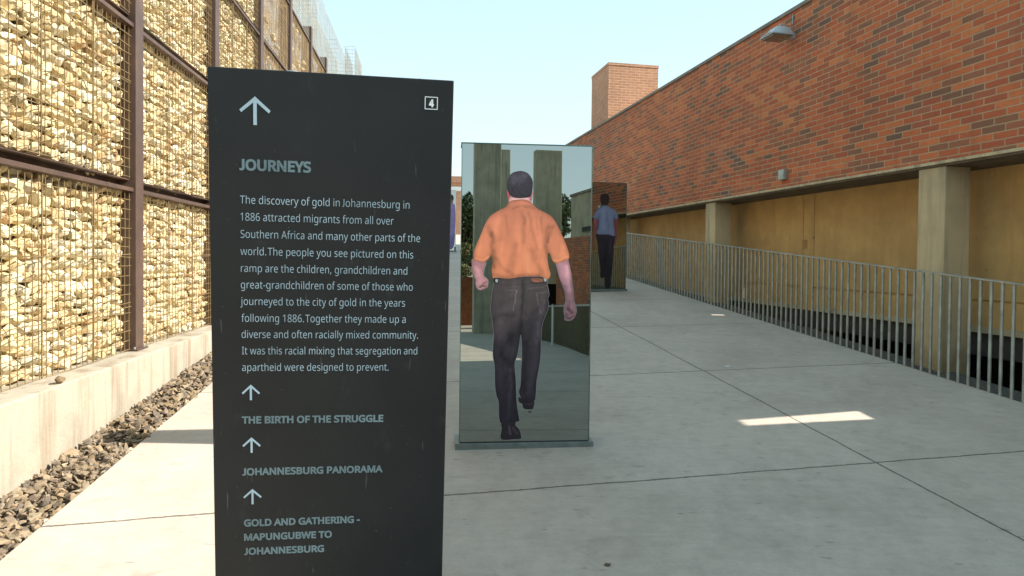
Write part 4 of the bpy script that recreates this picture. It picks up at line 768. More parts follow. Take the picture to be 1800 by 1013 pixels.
# outlines of the sign's letters (thousandths of an em)
GLYPHS = r'''{",":[215,[[[154,84],[149,65],[143,45],[136,23],[128,1],[120,-20],[111,-42],[102,-63],[94,-84],[85,-103],[33,-103],[38,-83],[43,-61],[49,-38],[53,-15],[58,8],[63,31],[67,53],[70,74],[73,93],[148,93]]]],"-":[258,[[[32,184],[32,246],[226,246],[226,184]]]],".":[215,[[[58,43],[59,61],[64,75],[72,85],[82,92],[94,96],[107,97],[120,96],[132,92],[142,85],[151,75],[156,61],[157,43],[156,26],[151,12],[142,2],[132,-6],[120,-10],[107,-11],[94,-10],[82,-6],[72,2],[64,12],[59,26]]]],"1":[459,[[[285,0],[216,0],[216,400],[216,439],[217,470],[219,499],[211,491],[203,483],[196,477],[169,455],[108,405],[71,452],[226,573],[285,573]]]],"4":[459,[[[443,130],[359,130],[359,0],[291,0],[291,130],[17,130],[17,190],[286,576],[359,576],[359,193],[443,193]],[[291,374],[291,412],[293,444],[294,474],[295,500],[292,500],[287,490],[282,479],[276,468],[270,456],[263,446],[257,438],[86,193],[291,193]]]],"6":[459,[[[44,245],[45,278],[47,310],[51,342],[57,374],[64,404],[75,433],[87,461],[103,486],[121,510],[143,530],[168,548],[196,562],[228,572],[265,578],[306,581],[318,580],[330,580],[344,579],[356,578],[368,576],[377,573],[377,513],[367,516],[356,519],[344,520],[332,522],[320,523],[308,523],[273,521],[242,515],[216,504],[193,491],[173,474],[158,454],[145,431],[134,407],[127,380],[121,352],[117,322],[115,291],[119,291],[128,303],[138,315],[150,326],[163,335],[178,343],[194,350],[213,355],[233,357],[255,358],[287,356],[316,349],[342,338],[365,322],[384,303],[400,279],[412,251],[419,220],[421,184],[419,147],[411,112],[399,82],[382,55],[361,33],[336,15],[307,2],[275,-5],[239,-8],[212,-6],[187,-1],[163,7],[140,19],[119,35],[101,54],[84,76],[70,103],[59,133],[51,166],[46,204]],[[238,51],[270,55],[297,66],[320,84],[337,109],[348,143],[351,184],[348,218],[339,247],[324,271],[302,289],[274,300],[241,303],[217,301],[195,296],[175,287],[157,276],[143,263],[131,248],[122,232],[117,215],[115,198],[116,181],[119,163],[123,146],[129,129],[137,114],[146,99],[158,85],[170,74],[185,64],[201,57],[219,53]]]],"8":[459,[[[229,581],[261,579],[291,574],[318,565],[341,553],[362,538],[378,519],[390,497],[398,472],[400,443],[399,421],[394,401],[385,383],[374,367],[361,352],[346,338],[329,325],[310,314],[291,303],[314,291],[335,279],[355,265],[373,250],[389,234],[401,216],[411,196],[417,173],[419,148],[416,118],[408,90],[395,65],[378,44],[356,26],[330,11],[300,1],[267,-6],[231,-8],[192,-6],[157,0],[126,10],[100,24],[78,42],[61,63],[49,87],[42,115],[39,146],[41,171],[47,194],[56,214],[68,232],[82,249],[99,264],[118,277],[138,289],[158,299],[140,310],[123,322],[107,336],[93,350],[81,366],[71,383],[64,401],[59,422],[58,444],[60,472],[68,497],[80,518],[97,537],[117,552],[141,565],[168,573],[197,579]],[[108,145],[112,119],[121,96],[138,76],[161,60],[192,51],[229,48],[265,51],[295,60],[319,76],[336,96],[346,120],[350,148],[348,166],[343,182],[335,197],[324,211],[310,223],[293,235],[274,246],[253,256],[229,265],[217,270],[194,260],[174,249],[157,237],[142,225],[130,212],[121,197],[114,182],[110,164]],[[228,524],[200,521],[176,514],[155,502],[139,486],[130,466],[127,441],[128,422],[133,406],[141,391],[151,379],[164,367],[179,357],[195,348],[213,339],[232,330],[250,339],[267,348],[282,357],[296,367],[307,379],[317,392],[325,406],[329,423],[330,441],[327,466],[318,486],[302,502],[282,514],[257,521]]]],"A":[512,[[[437,0],[368,177],[141,177],[73,0],[0,0],[224,575],[289,575],[512,0]],[[282,415],[274,438],[263,473],[255,500],[247,468],[238,438],[230,415],[165,241],[346,241]]]],"B":[521,[[[241,573],[307,569],[361,558],[404,541],[434,515],[453,478],[459,431],[457,409],[453,389],[446,371],[437,354],[424,340],[409,328],[392,317],[372,309],[350,304],[350,300],[373,295],[395,288],[415,279],[433,267],[448,253],[461,236],[470,215],[476,191],[478,163],[475,130],[467,100],[454,74],[436,52],[413,33],[385,19],[354,8],[318,2],[279,0],[78,0],[78,573]],[[256,329],[300,331],[334,339],[357,352],[372,371],[381,394],[384,423],[380,451],[369,474],[351,490],[324,502],[289,509],[245,511],[150,511],[150,329]],[[150,269],[150,61],[265,61],[311,64],[346,74],[371,91],[388,112],[398,138],[401,168],[399,188],[395,205],[388,221],[377,235],[362,247],[344,256],[321,263],[293,267],[260,269]]]],"D":[585,[[[536,292],[533,231],[521,177],[501,131],[474,91],[439,58],[399,33],[351,15],[297,4],[237,0],[78,0],[78,573],[254,573],[309,569],[359,558],[404,540],[443,516],[476,484],[502,446],[521,401],[533,350]],[[460,289],[457,337],[449,379],[435,415],[416,444],[391,469],[361,487],[327,500],[287,508],[244,511],[150,511],[150,62],[228,62],[299,68],[357,87],[402,119],[434,164],[454,220]]]],"E":[446,[[[398,0],[78,0],[78,573],[398,573],[398,509],[150,509],[150,330],[383,330],[383,268],[150,268],[150,63],[398,63]]]],"F":[416,[[[150,0],[78,0],[78,573],[398,573],[398,509],[150,509],[150,306],[383,306],[383,243],[150,243]]]],"G":[584,[[[326,302],[524,302],[524,22],[493,12],[462,5],[431,-1],[398,-5],[362,-7],[323,-8],[267,-4],[217,8],[173,28],[136,55],[105,89],[81,130],[63,176],[52,229],[49,286],[53,343],[65,395],[84,442],[111,482],[145,517],[186,544],[233,564],[286,577],[346,581],[377,580],[407,577],[437,572],[465,565],[491,557],[516,547],[489,484],[468,493],[445,501],[421,508],[395,513],[369,516],[342,517],[298,514],[259,505],[225,489],[195,468],[170,441],[150,409],[136,373],[127,332],[124,286],[127,243],[134,202],[146,166],[164,133],[187,106],[216,84],[251,68],[292,58],[340,55],[364,55],[385,56],[404,59],[421,61],[437,65],[452,68],[452,238],[326,238]]]],"H":[594,[[[516,0],[443,0],[443,267],[150,267],[150,0],[78,0],[78,573],[150,573],[150,330],[443,330],[443,573],[516,573]]]],"I":[272,[[[239,0],[32,0],[32,42],[99,57],[99,515],[32,531],[32,573],[239,573],[239,531],[172,515],[172,57],[239,42]]]],"J":[219,[[[-3,-152],[-16,-152],[-27,-151],[-37,-150],[-46,-147],[-55,-145],[-63,-142],[-63,-81],[-54,-83],[-45,-85],[-35,-87],[-25,-88],[-15,-89],[-5,-89],[8,-88],[21,-85],[33,-81],[45,-74],[54,-65],[63,-53],[69,-38],[73,-19],[74,3],[74,573],[146,573],[146,9],[144,-26],[138,-56],[128,-82],[114,-104],[96,-122],[75,-135],[52,-145],[25,-150]]]],"L":[420,[[[78,0],[78,573],[150,573],[150,64],[400,64],[400,0]]]],"M":[727,[[[330,0],[142,502],[139,502],[140,490],[141,477],[142,461],[142,444],[143,426],[144,407],[144,387],[144,367],[144,347],[144,0],[78,0],[78,573],[184,573],[361,103],[364,103],[544,573],[650,573],[650,0],[578,0],[578,352],[578,371],[579,389],[579,408],[580,426],[580,443],[581,460],[584,501],[581,501],[390,0]]]],"N":[609,[[[532,0],[447,0],[141,476],[138,476],[139,462],[140,448],[141,432],[143,378],[144,359],[144,340],[144,320],[144,0],[78,0],[78,573],[161,573],[467,99],[470,99],[468,137],[466,193],[465,213],[464,232],[464,249],[464,573],[532,573]]]],"O":[626,[[[577,287],[576,244],[570,204],[561,166],[547,132],[531,101],[510,73],[486,49],[459,29],[428,13],[393,1],[355,-6],[314,-8],[271,-6],[232,1],[196,13],[165,29],[138,49],[114,73],[94,101],[78,132],[65,167],[56,204],[51,245],[49,288],[52,344],[62,396],[78,442],[100,482],[130,517],[166,545],[208,565],[258,577],[314,581],[369,577],[417,565],[459,545],[495,517],[524,483],[547,442],[564,396],[574,344]],[[125,287],[127,241],[134,200],[145,163],[161,131],[182,104],[207,83],[238,67],[273,58],[314,55],[354,58],[390,67],[420,83],[445,104],[465,131],[481,163],[492,200],[499,241],[501,287],[496,354],[481,411],[456,457],[421,491],[373,511],[314,518],[274,515],[238,506],[207,490],[182,469],[161,443],[145,411],[134,374],[127,333]]]],"P":[485,[[[229,573],[297,568],[352,553],[393,528],[421,495],[439,454],[444,404],[443,381],[439,358],[433,336],[423,316],[411,296],[395,278],[375,262],[351,249],[324,238],[292,230],[256,225],[216,223],[150,223],[150,0],[78,0],[78,573]],[[223,511],[150,511],[150,285],[208,285],[242,286],[272,290],[298,296],[320,306],[338,318],[352,334],[362,352],[368,375],[370,401],[366,435],[354,462],[334,484],[306,499],[269,508]]]],"R":[499,[[[236,573],[281,571],[320,565],[353,555],[381,540],[404,522],[422,500],[434,474],[442,444],[444,410],[442,381],[437,356],[427,334],[415,315],[401,298],[385,285],[367,274],[349,264],[330,257],[487,0],[403,0],[264,237],[150,237],[150,0],[78,0],[78,573]],[[232,510],[150,510],[150,298],[236,298],[278,301],[312,310],[338,325],[355,347],[366,374],[370,407],[368,430],[363,450],[355,467],[343,480],[328,491],[310,500],[287,505],[261,509]]]],"S":[440,[[[403,153],[400,121],[392,92],[378,66],[359,44],[335,26],[307,11],[274,1],[238,-6],[198,-8],[177,-8],[157,-7],[137,-5],[118,-2],[100,1],[83,4],[68,9],[54,14],[41,19],[41,88],[62,80],[86,72],[113,65],[142,59],[171,56],[201,55],[228,56],[252,60],[273,66],[290,74],[305,85],[316,98],[324,113],[329,129],[330,147],[329,164],[325,180],[318,194],[308,207],[295,218],[277,230],[255,241],[228,252],[196,265],[172,274],[151,284],[131,294],[114,305],[98,317],[85,330],[74,344],[65,359],[57,375],[52,393],[49,413],[48,435],[51,464],[58,490],[71,513],[89,533],[110,550],[136,563],[165,573],[197,579],[231,581],[262,580],[290,577],[318,572],[343,565],[367,558],[389,549],[366,487],[346,495],[325,502],[302,508],[278,513],[254,516],[229,517],[207,516],[187,513],[169,507],[155,499],[142,489],[133,478],[126,464],[122,450],[121,434],[122,416],[126,400],[133,386],[143,373],[156,362],[172,351],[193,341],[217,330],[246,318],[278,306],[307,293],[332,279],[353,264],[371,247],[385,228],[395,206],[401,181]]]],"T":[446,[[[259,0],[187,0],[187,509],[8,509],[8,573],[437,573],[437,509],[259,509]]]],"U":[586,[[[513,202],[511,164],[503,128],[489,95],[470,65],[446,40],[416,20],[380,4],[338,-5],[290,-8],[225,-2],[171,18],[128,50],[97,93],[78,144],[72,204],[72,573],[144,573],[144,201],[148,158],[161,122],[182,93],[211,72],[248,59],[294,55],[327,57],[355,63],[379,73],[399,88],[415,105],[427,126],[435,149],[440,174],[442,202],[442,573],[513,573]]]],"W":[746,[[[735,573],[583,0],[510,0],[399,375],[389,410],[380,443],[373,471],[370,488],[367,471],[361,443],[352,409],[349,397],[346,385],[342,373],[234,0],[161,0],[10,573],[85,573],[174,223],[183,186],[190,151],[193,140],[195,129],[196,118],[201,87],[206,119],[209,131],[211,142],[213,154],[222,191],[232,227],[333,573],[407,573],[512,225],[516,212],[520,200],[523,187],[532,151],[534,139],[536,128],[538,117],[544,87],[545,100],[548,114],[550,129],[553,144],[556,159],[560,175],[572,224],[660,573]]]],"Y":[454,[[[227,291],[376,573],[454,573],[263,222],[263,0],[191,0],[191,219],[0,573],[79,573]]]],"a":[450,[[[231,437],[279,433],[318,422],[347,403],[368,375],[381,338],[385,293],[385,0],[334,0],[320,61],[317,61],[304,46],[292,33],[279,22],[265,13],[250,5],[234,-1],[216,-5],[195,-7],[172,-8],[148,-7],[124,-2],[103,6],[84,16],[68,30],[55,48],[45,68],[39,92],[37,119],[43,159],[59,192],[87,219],[127,238],[179,251],[243,257],[316,259],[316,285],[313,317],[306,342],[293,359],[275,371],[253,378],[227,380],[205,379],[183,376],[163,370],[143,363],[124,355],[106,347],[84,400],[104,410],[126,419],[151,426],[177,432],[204,436]],[[252,208],[204,203],[167,195],[141,182],[124,165],[113,144],[110,119],[112,97],[120,79],[132,66],[148,56],[167,51],[188,49],[223,52],[253,62],[279,79],[299,103],[311,134],[315,172],[315,210]]]],"b":[493,[[[139,461],[139,443],[138,426],[138,410],[137,396],[136,383],[135,373],[139,373],[153,390],[169,405],[189,419],[213,429],[240,435],[272,437],[322,431],[365,412],[401,381],[428,338],[444,283],[449,215],[447,168],[439,127],[427,91],[410,61],[390,36],[365,17],[337,3],[306,-5],[272,-8],[240,-6],[213,0],[189,10],[169,24],[153,38],[139,55],[133,55],[119,0],[68,0],[68,609],[139,609]],[[260,379],[231,377],[207,371],[188,361],[172,348],[159,330],[150,308],[144,282],[140,252],[139,217],[139,214],[142,165],[150,125],[165,93],[187,69],[219,55],[261,51],[297,55],[325,69],[348,93],[363,126],[373,166],[376,216],[373,265],[363,306],[348,338],[325,360],[296,374]]]],"c":[385,[[[241,-8],[204,-5],[170,2],[139,15],[112,34],[88,58],[69,87],[55,123],[47,165],[44,213],[47,262],[56,305],[71,342],[90,372],[114,396],[142,415],[174,428],[208,435],[245,438],[267,437],[288,435],[309,431],[328,426],[344,421],[358,415],[337,356],[323,361],[308,365],[292,370],[275,373],[259,375],[244,376],[217,374],[193,368],[172,358],[155,343],[141,325],[131,303],[123,277],[119,247],[117,213],[119,181],[123,152],[131,126],[141,104],[155,86],[172,71],[191,61],[214,55],[240,53],[262,54],[283,56],[302,60],[319,65],[336,71],[351,78],[351,15],[336,8],[320,3],[304,-2],[285,-5],[264,-7]]]],"d":[493,[[[221,-8],[171,-2],[128,17],[92,48],[65,91],[49,146],[44,214],[49,282],[66,338],[93,381],[128,413],[171,432],[221,438],[243,437],[262,434],[280,429],[296,423],[310,416],[323,407],[335,397],[345,386],[354,374],[359,374],[356,405],[355,418],[355,429],[354,438],[354,609],[425,609],[425,0],[368,0],[358,58],[354,58],[345,46],[335,35],[323,24],[310,15],[296,7],[279,1],[262,-4],[242,-7]],[[232,51],[273,55],[305,67],[328,88],[343,117],[352,154],[355,200],[355,213],[352,263],[343,304],[329,336],[306,360],[274,375],[231,379],[196,374],[168,359],[146,334],[130,300],[120,260],[117,213],[120,165],[130,125],[146,93],[168,69],[197,55]]]],"e":[452,[[[234,438],[269,435],[301,427],[329,414],[354,396],[374,373],[390,346],[402,315],[409,281],[411,244],[411,201],[117,201],[122,157],[134,119],[154,90],[181,69],[215,56],[254,52],[280,53],[305,56],[327,60],[348,66],[370,73],[392,82],[392,20],[370,11],[349,4],[327,-1],[304,-5],[279,-7],[251,-8],[212,-5],[176,3],[143,17],[114,36],[90,61],[70,91],[56,126],[47,167],[44,212],[47,257],[55,297],[68,333],[86,364],[108,390],[134,411],[164,426],[198,435]],[[233,380],[202,377],[175,366],[154,348],[137,323],[125,293],[119,257],[338,257],[336,281],[333,302],[326,322],[318,338],[306,353],[292,364],[276,373],[256,378]]]],"f":[276,[[[266,375],[158,375],[158,0],[87,0],[87,375],[12,375],[12,408],[87,432],[87,457],[89,492],[95,522],[104,547],[116,568],[132,585],[152,597],[174,606],[199,612],[227,613],[244,613],[259,612],[274,609],[287,606],[300,603],[310,599],[292,544],[283,546],[273,549],[262,552],[251,554],[239,555],[228,556],[206,553],[189,545],[175,532],[166,513],[160,489],[158,458],[158,430],[266,430]]]],"g":[493,[[[221,438],[248,436],[273,431],[297,422],[319,409],[338,393],[355,373],[359,373],[369,430],[425,430],[425,-7],[423,-46],[416,-80],[404,-109],[388,-135],[367,-155],[341,-172],[310,-183],[274,-190],[233,-192],[202,-192],[174,-189],[147,-186],[122,-180],[99,-174],[78,-165],[78,-100],[99,-110],[123,-118],[149,-125],[177,-130],[206,-133],[237,-134],[271,-130],[300,-119],[324,-101],[341,-77],[352,-48],[355,-13],[355,4],[356,32],[358,57],[354,57],[338,37],[320,21],[299,8],[275,-1],[250,-6],[221,-8],[170,-2],[126,18],[91,51],[65,95],[49,149],[44,214],[49,278],[65,332],[91,377],[126,411],[169,431]],[[230,379],[207,376],[187,370],[169,359],[153,344],[140,326],[130,303],[123,277],[119,247],[117,213],[120,165],[130,124],[146,92],[169,68],[197,54],[232,50],[253,51],[271,53],[288,58],[303,65],[315,74],[326,85],[336,98],[343,113],[349,131],[353,151],[355,173],[356,197],[356,214],[355,251],[350,282],[343,309],[332,331],[319,348],[302,362],[281,371],[257,377]]]],"h":[496,[[[139,431],[139,420],[138,410],[138,399],[135,370],[140,370],[149,385],[161,397],[174,407],[188,416],[204,424],[221,429],[238,434],[255,436],[273,437],[306,435],[335,430],[360,421],[382,408],[399,391],[413,370],[423,344],[429,314],[431,280],[431,0],[361,0],[361,275],[358,307],[351,333],[338,353],[319,367],[295,376],[265,379],[235,377],[210,370],[189,360],[173,347],[160,329],[150,308],[144,283],[140,254],[139,222],[139,0],[68,0],[68,609],[139,609]]]],"i":[207,[[[139,430],[139,0],[68,0],[68,430]],[[104,591],[115,590],[124,586],[133,580],[140,572],[144,560],[145,546],[144,532],[140,521],[133,512],[124,506],[115,502],[104,501],[93,502],[83,506],[75,512],[68,521],[64,532],[63,546],[64,560],[68,572],[75,580],[83,586],[93,590]]]],"j":[207,[[[18,-192],[5,-192],[-7,-191],[-18,-190],[-27,-188],[-36,-185],[-44,-183],[-44,-126],[-19,-132],[-10,-133],[-1,-134],[9,-134],[25,-132],[39,-128],[51,-120],[61,-108],[66,-90],[68,-67],[68,430],[139,430],[139,-64],[137,-90],[133,-113],[126,-133],[116,-151],[103,-166],[87,-177],[67,-186],[44,-191]],[[63,546],[64,560],[68,572],[75,580],[83,586],[93,590],[104,591],[115,590],[124,586],[133,580],[140,572],[144,560],[145,546],[144,532],[140,521],[133,512],[124,506],[115,502],[104,501],[93,502],[83,506],[75,512],[68,521],[64,532]]]],"l":[207,[[[139,0],[68,0],[68,609],[139,609]]]],"m":[750,[[[540,438],[584,434],[621,421],[649,401],[669,371],[681,330],[685,280],[685,0],[615,0],[615,277],[613,308],[606,333],[594,353],[577,367],[555,376],[528,379],[490,374],[460,362],[438,342],[423,315],[414,280],[411,237],[411,0],[342,0],[342,277],[341,298],[337,317],[332,333],[325,347],[315,359],[303,367],[289,374],[272,377],[253,379],[227,377],[204,370],[185,360],[170,347],[158,329],[150,308],[144,283],[140,255],[139,223],[139,0],[68,0],[68,430],[125,430],[136,371],[140,371],[149,385],[160,398],[173,409],[186,418],[201,425],[217,431],[233,435],[249,437],[266,438],[298,436],[325,430],[349,420],[369,406],[386,388],[398,366],[402,366],[418,388],[438,406],[461,420],[486,430],[512,436]]]],"n":[496,[[[275,438],[322,434],[361,421],[391,401],[413,371],[426,330],[431,280],[431,0],[361,0],[361,275],[358,307],[351,333],[338,353],[319,367],[295,376],[265,379],[222,374],[189,361],[166,338],[151,308],[142,269],[139,223],[139,0],[68,0],[68,430],[125,430],[136,371],[140,371],[150,385],[162,398],[175,409],[190,418],[206,425],[222,431],[239,435],[257,437]]]],"o":[485,[[[442,216],[440,181],[436,150],[428,121],[417,95],[404,71],[388,51],[369,33],[348,18],[324,7],[299,-1],[271,-6],[241,-8],[214,-6],[188,-1],[163,7],[140,18],[119,33],[100,51],[84,71],[70,95],[59,121],[51,150],[46,181],[44,216],[47,261],[55,301],[68,336],[87,367],[110,392],[137,412],[169,426],[204,435],[244,438],[281,435],[316,426],[347,412],[374,392],[398,367],[417,336],[431,301],[439,261]],[[117,216],[119,184],[123,154],[130,128],[141,105],[155,86],[172,71],[192,59],[216,53],[243,51],[270,53],[294,59],[314,71],[331,86],[345,105],[356,128],[363,154],[367,184],[369,216],[367,248],[363,277],[355,303],[345,325],[331,344],[314,359],[294,370],[270,376],[242,379],[202,374],[171,359],[147,335],[130,303],[120,263]]]],"p":[493,[[[273,438],[322,432],[365,413],[401,383],[428,339],[444,284],[449,216],[447,170],[439,129],[427,93],[410,62],[390,37],[365,17],[337,3],[306,-5],[272,-8],[251,-7],[231,-4],[213,1],[197,7],[182,15],[170,24],[158,33],[148,44],[139,55],[134,55],[137,20],[138,7],[139,-5],[139,-16],[139,-192],[68,-192],[68,430],[126,430],[136,371],[139,371],[148,383],[158,394],[170,405],[182,414],[197,422],[213,429],[231,434],[251,437]],[[260,379],[233,377],[210,371],[190,362],[174,349],[161,333],[152,313],[145,289],[141,261],[139,229],[139,216],[140,182],[144,152],[150,126],[159,103],[172,85],[188,70],[208,59],[233,53],[261,51],[286,53],[308,60],[326,72],[341,88],[354,108],[364,131],[371,157],[375,186],[376,217],[373,262],[363,302],[348,334],[325,359],[296,374]]]],"r":[331,[[[269,438],[295,437],[304,436],[312,435],[319,433],[310,368],[287,372],[279,373],[271,374],[264,374],[248,373],[232,369],[217,363],[202,355],[189,346],[176,334],[166,321],[156,305],[149,289],[143,270],[140,251],[139,229],[139,0],[68,0],[68,430],[126,430],[134,351],[137,351],[147,367],[158,381],[170,395],[183,407],[198,418],[214,426],[231,433],[249,437]]]],"s":[384,[[[348,119],[346,92],[339,69],[327,49],[311,32],[292,18],[268,6],[241,-2],[210,-6],[176,-8],[148,-7],[122,-5],[99,-1],[78,5],[59,11],[42,19],[42,83],[60,75],[81,67],[104,60],[128,54],[153,50],[178,49],[211,51],[236,57],[256,66],[269,79],[277,94],[280,112],[279,123],[276,132],[271,141],[264,150],[253,158],[239,167],[222,176],[200,185],[174,196],[148,206],[124,217],[103,228],[84,239],[69,252],[57,266],[48,283],[43,302],[41,324],[46,358],[61,386],[85,408],[118,425],[157,435],[202,438],[228,437],[252,434],[275,430],[298,424],[319,417],[339,409],[315,353],[297,360],[278,366],[258,372],[238,377],[218,379],[197,380],[171,379],[149,374],[131,366],[118,356],[111,343],[108,328],[109,317],[113,307],[119,298],[127,290],[139,282],[154,274],[172,266],[193,256],[219,246],[245,236],[268,226],[289,215],[306,203],[321,191],[333,176],[341,159],[346,140]]]],"t":[289,[[[212,50],[222,50],[233,51],[245,53],[255,54],[264,56],[272,59],[272,5],[263,1],[253,-2],[240,-4],[226,-6],[213,-8],[200,-8],[178,-7],[157,-3],[138,4],[120,13],[104,27],[91,44],[82,66],[76,93],[74,125],[74,375],[13,375],[13,409],[75,437],[103,528],[144,528],[144,430],[269,430],[269,375],[144,375],[144,127],[146,103],[153,83],[163,69],[177,58],[193,52]]]],"u":[496,[[[427,430],[427,0],[370,0],[359,57],[356,57],[346,43],[334,31],[321,20],[306,11],[290,4],[273,-1],[256,-5],[238,-7],[220,-8],[187,-6],[159,-1],[134,8],[112,21],[95,38],[81,59],[71,85],[65,114],[63,148],[63,430],[135,430],[135,153],[137,122],[145,96],[158,76],[176,62],[200,53],[230,51],[260,53],[285,59],[306,69],[323,82],[336,100],[345,121],[352,146],[356,175],[357,206],[357,430]]]],"v":[407,[[[163,0],[0,430],[75,430],[167,176],[180,137],[185,123],[189,109],[193,96],[197,83],[199,72],[201,63],[204,63],[207,72],[210,84],[214,96],[218,110],[222,124],[227,138],[241,176],[332,430],[407,430],[244,0]]]],"w":[630,[[[346,243],[336,276],[328,308],[321,335],[316,357],[313,357],[308,335],[302,307],[294,275],[291,264],[287,253],[284,242],[207,1],[127,1],[9,431],[82,431],[141,201],[145,186],[149,170],[153,154],[163,109],[166,96],[168,84],[169,73],[172,73],[178,97],[185,128],[193,160],[201,188],[277,431],[354,431],[428,188],[440,149],[444,135],[447,122],[451,109],[454,96],[456,84],[457,74],[460,74],[462,84],[464,95],[466,108],[469,122],[473,137],[477,153],[489,201],[549,431],[621,431],[502,1],[419,1]]]],"x":[424,[[[170,220],[22,430],[102,430],[213,268],[322,430],[402,430],[253,220],[410,0],[330,0],[213,172],[94,0],[14,0]]]],"y":[409,[[[1,430],[76,430],[169,185],[184,144],[188,130],[193,117],[196,105],[200,92],[203,80],[205,68],[209,68],[212,83],[217,100],[224,121],[231,142],[238,164],[245,186],[333,430],[409,430],[224,-59],[213,-85],[201,-108],[188,-130],[173,-148],[157,-164],[138,-176],[117,-185],[94,-191],[67,-192],[55,-192],[44,-192],[34,-190],[9,-186],[9,-130],[30,-133],[38,-134],[47,-135],[56,-135],[72,-134],[86,-131],[99,-126],[110,-118],[121,-110],[130,-99],[138,-87],[145,-73],[152,-59],[174,-2]]]]," ":[209,[]]}'''
# ------------------------------------------------------------------ the black sign
GL = json.loads(GLYPHS)
P0 = np.array([-.8729, 1.8641, .5313]); yaw, lean, roll = .1374, .0903, .0113
SR = np.array(Matrix.Rotation(yaw, 3, 'Z') @ Matrix.Rotation(lean, 3, 'X') @ Matrix.Rotation(roll, 3, 'Y'))
su, sn, sw = SR[:, 0], -SR[:, 1], SR[:, 2]
def SP(u, w_, out=0.0): return P0+su*u+sw*w_+sn*out
sg = thing('info_sign', 'tall black information board headed JOURNEYS with pale lettering and up arrows', 'sign', (-.57, 2.08, -1.43))
mb = MB()
q = [SP(0,-2.01,0), SP(.70,-2.01,0), SP(.70,-2.01,-.10), SP(0,-2.01,-.10), SP(0,0,0), SP(.70,0,0), SP(.70,0,-.10), SP(0,0,-.10)]
mb.hexa(q); board = mb.build('board', M['sign'], sg, bevel=.003)
mb = MB(); mb.tube([SP(.212,-.02,-.125), SP(.212,.016,-.125)], .026, 20); mb.tube([SP(.212,.015,-.125), SP(.212,.021,-.125)], .018, 20)
mb.build('mount_cap', M['alu'], sg, smooth=False)
mb = MB()
for u_ in (.05, .327, .60): mb.tube([SP(u_, .0005, -.02), SP(u_, .003, -.02)], .004, 8)
mb.build('fixings', M['alu'], sg)
MB().hexa([SP(-.03,-2.03,.03), SP(.73,-2.03,.03), SP(.73,-2.03,-.13), SP(-.03,-2.03,-.13), SP(-.03,-2.0,.03), SP(.73,-2.0,.03), SP(.73,-2.0,-.13), SP(-.03,-2.0,-.13)]).build('base_plate', M['galv'], sg)
def text_polys(txt, cap, u0, u1, w0):
    x = 0; ps = []
    for ch in txt:
        adv, sp = GL[ch]; cur = []
        for s in sp:
            a = np.array(s, float)
            if ch == 'J': a[:, 1] = (a[:, 1]+145)*573/718+0
            cur.append(a+np.array([x, 0]))
        if cur: ps.append(cur)
        x += adv
        if ch == '.' and txt.startswith(('world', 'following')): x -= 150
    xa = min(p[:, 0].min() for c in ps for p in c); xb = max(p[:, 0].max() for c in ps for p in c)
    sx = (u1-u0)/(xb-xa); sy = cap/573
    return [[np.stack([u0+(p[:, 0]-xa)*sx, w0+p[:, 1]*sy], 1) for p in c] for c in ps]
def ink(name, polys, mat, bold=0.0, parent=None, lift=.0007):
    """flat lettering cut along its outlines; counters stay open"""
    VV, FF = [], []; base = 0
    groups = polys if isinstance(polys[0], list) else [polys]
    for g in groups:
        loops = []
        for p in g:
            p = p[np.linalg.norm(p-np.roll(p, 1, 0), axis=1) > 1e-6]
            if bold:
                e = np.roll(p, -1, 0)-p; e /= np.linalg.norm(e, axis=1, keepdims=True); nn_ = np.stack([-e[:, 1], e[:, 0]], 1)
                m_ = nn_+np.roll(nn_, 1, 0); m_ /= np.clip((m_*m_).sum(1, keepdims=True)*.5, .45, None)
                p = p+m_*bold*ORI
            loops.append(p)
        pts = np.concatenate(loops)*1000; ids = []; k = 0
        for p in loops: ids.append(list(range(k, k+len(p)))); k += len(p)
        vs, es, fs, *_ = delaunay_2d_cdt([Vector(q) for q in pts], [], ids, 0, 1e-5)
        v = np.array([q[:] for q in vs]); cen = np.array([v[list(f)].mean(0) for f in fs])
        odd = np.zeros(len(fs), bool)
        for q in ids: odd ^= inside(pts[q], cen)
        fs = [f for f, o_ in zip(fs, odd) if o_]; v = v/1000
        VV.append(np.array([SP(q[0], q[1], lift) for q in v])); FF += [tuple(i+base for i in f) for f in fs]; base += len(v)
    return mesh_obj(name, np.concatenate(VV), FF, mat, parent or sg, fixn=False)
# TrueType outers run clockwise here: check once which way is outward
_t = np.array(GL['T'][1][0], float); ORI = 1.0 if ((_t*np.roll(_t, -1, 0)[:, ::-1])@np.array([1, -1])).sum() < 0 else -1.0
body_lines = [("The discovery of gold in Johannesburg in", .0856, .5752, -.3863), ("1886 attracted migrants from all over", .0865, .5287, -.4360), ("Southern Africa and many other parts of the", .0861, .6089, -.4866),
 ("world. The people you see pictured on this", .0850, .5892, -.5373), ("ramp are the children, grandchildren and", .0859, .5720, -.5876), ("great-grandchildren of some of those who", .0854, .5894, -.6368),
 ("journeyed to the city of gold in the years", .0835, .5668, -.6867), ("following 1886. Together they made up a", .0860, .5693, -.7374), ("diverse and often racially mixed community.", .0860, .6081, -.7866),
 ("It was this racial mixing that segregation and", .0864, .6066, -.8367), ("apartheid were designed to prevent.", .0862, .5196, -.8877)]
pl_ = []
for tx, a, b_, w0 in body_lines: pl_ += text_polys(tx, .0232, a, b_, w0)
ink('body_text', pl_, M['ink_bright'], -.0003)
ink('heading', text_polys('JOURNEYS', .029, .0869, .2847, -.2880), M['ink_dim'], .0019)
ink('caption', text_polys('THE BIRTH OF THE STRUGGLE', .0205, .0857, .5043, -1.0501), M['ink_dim'], .0013)
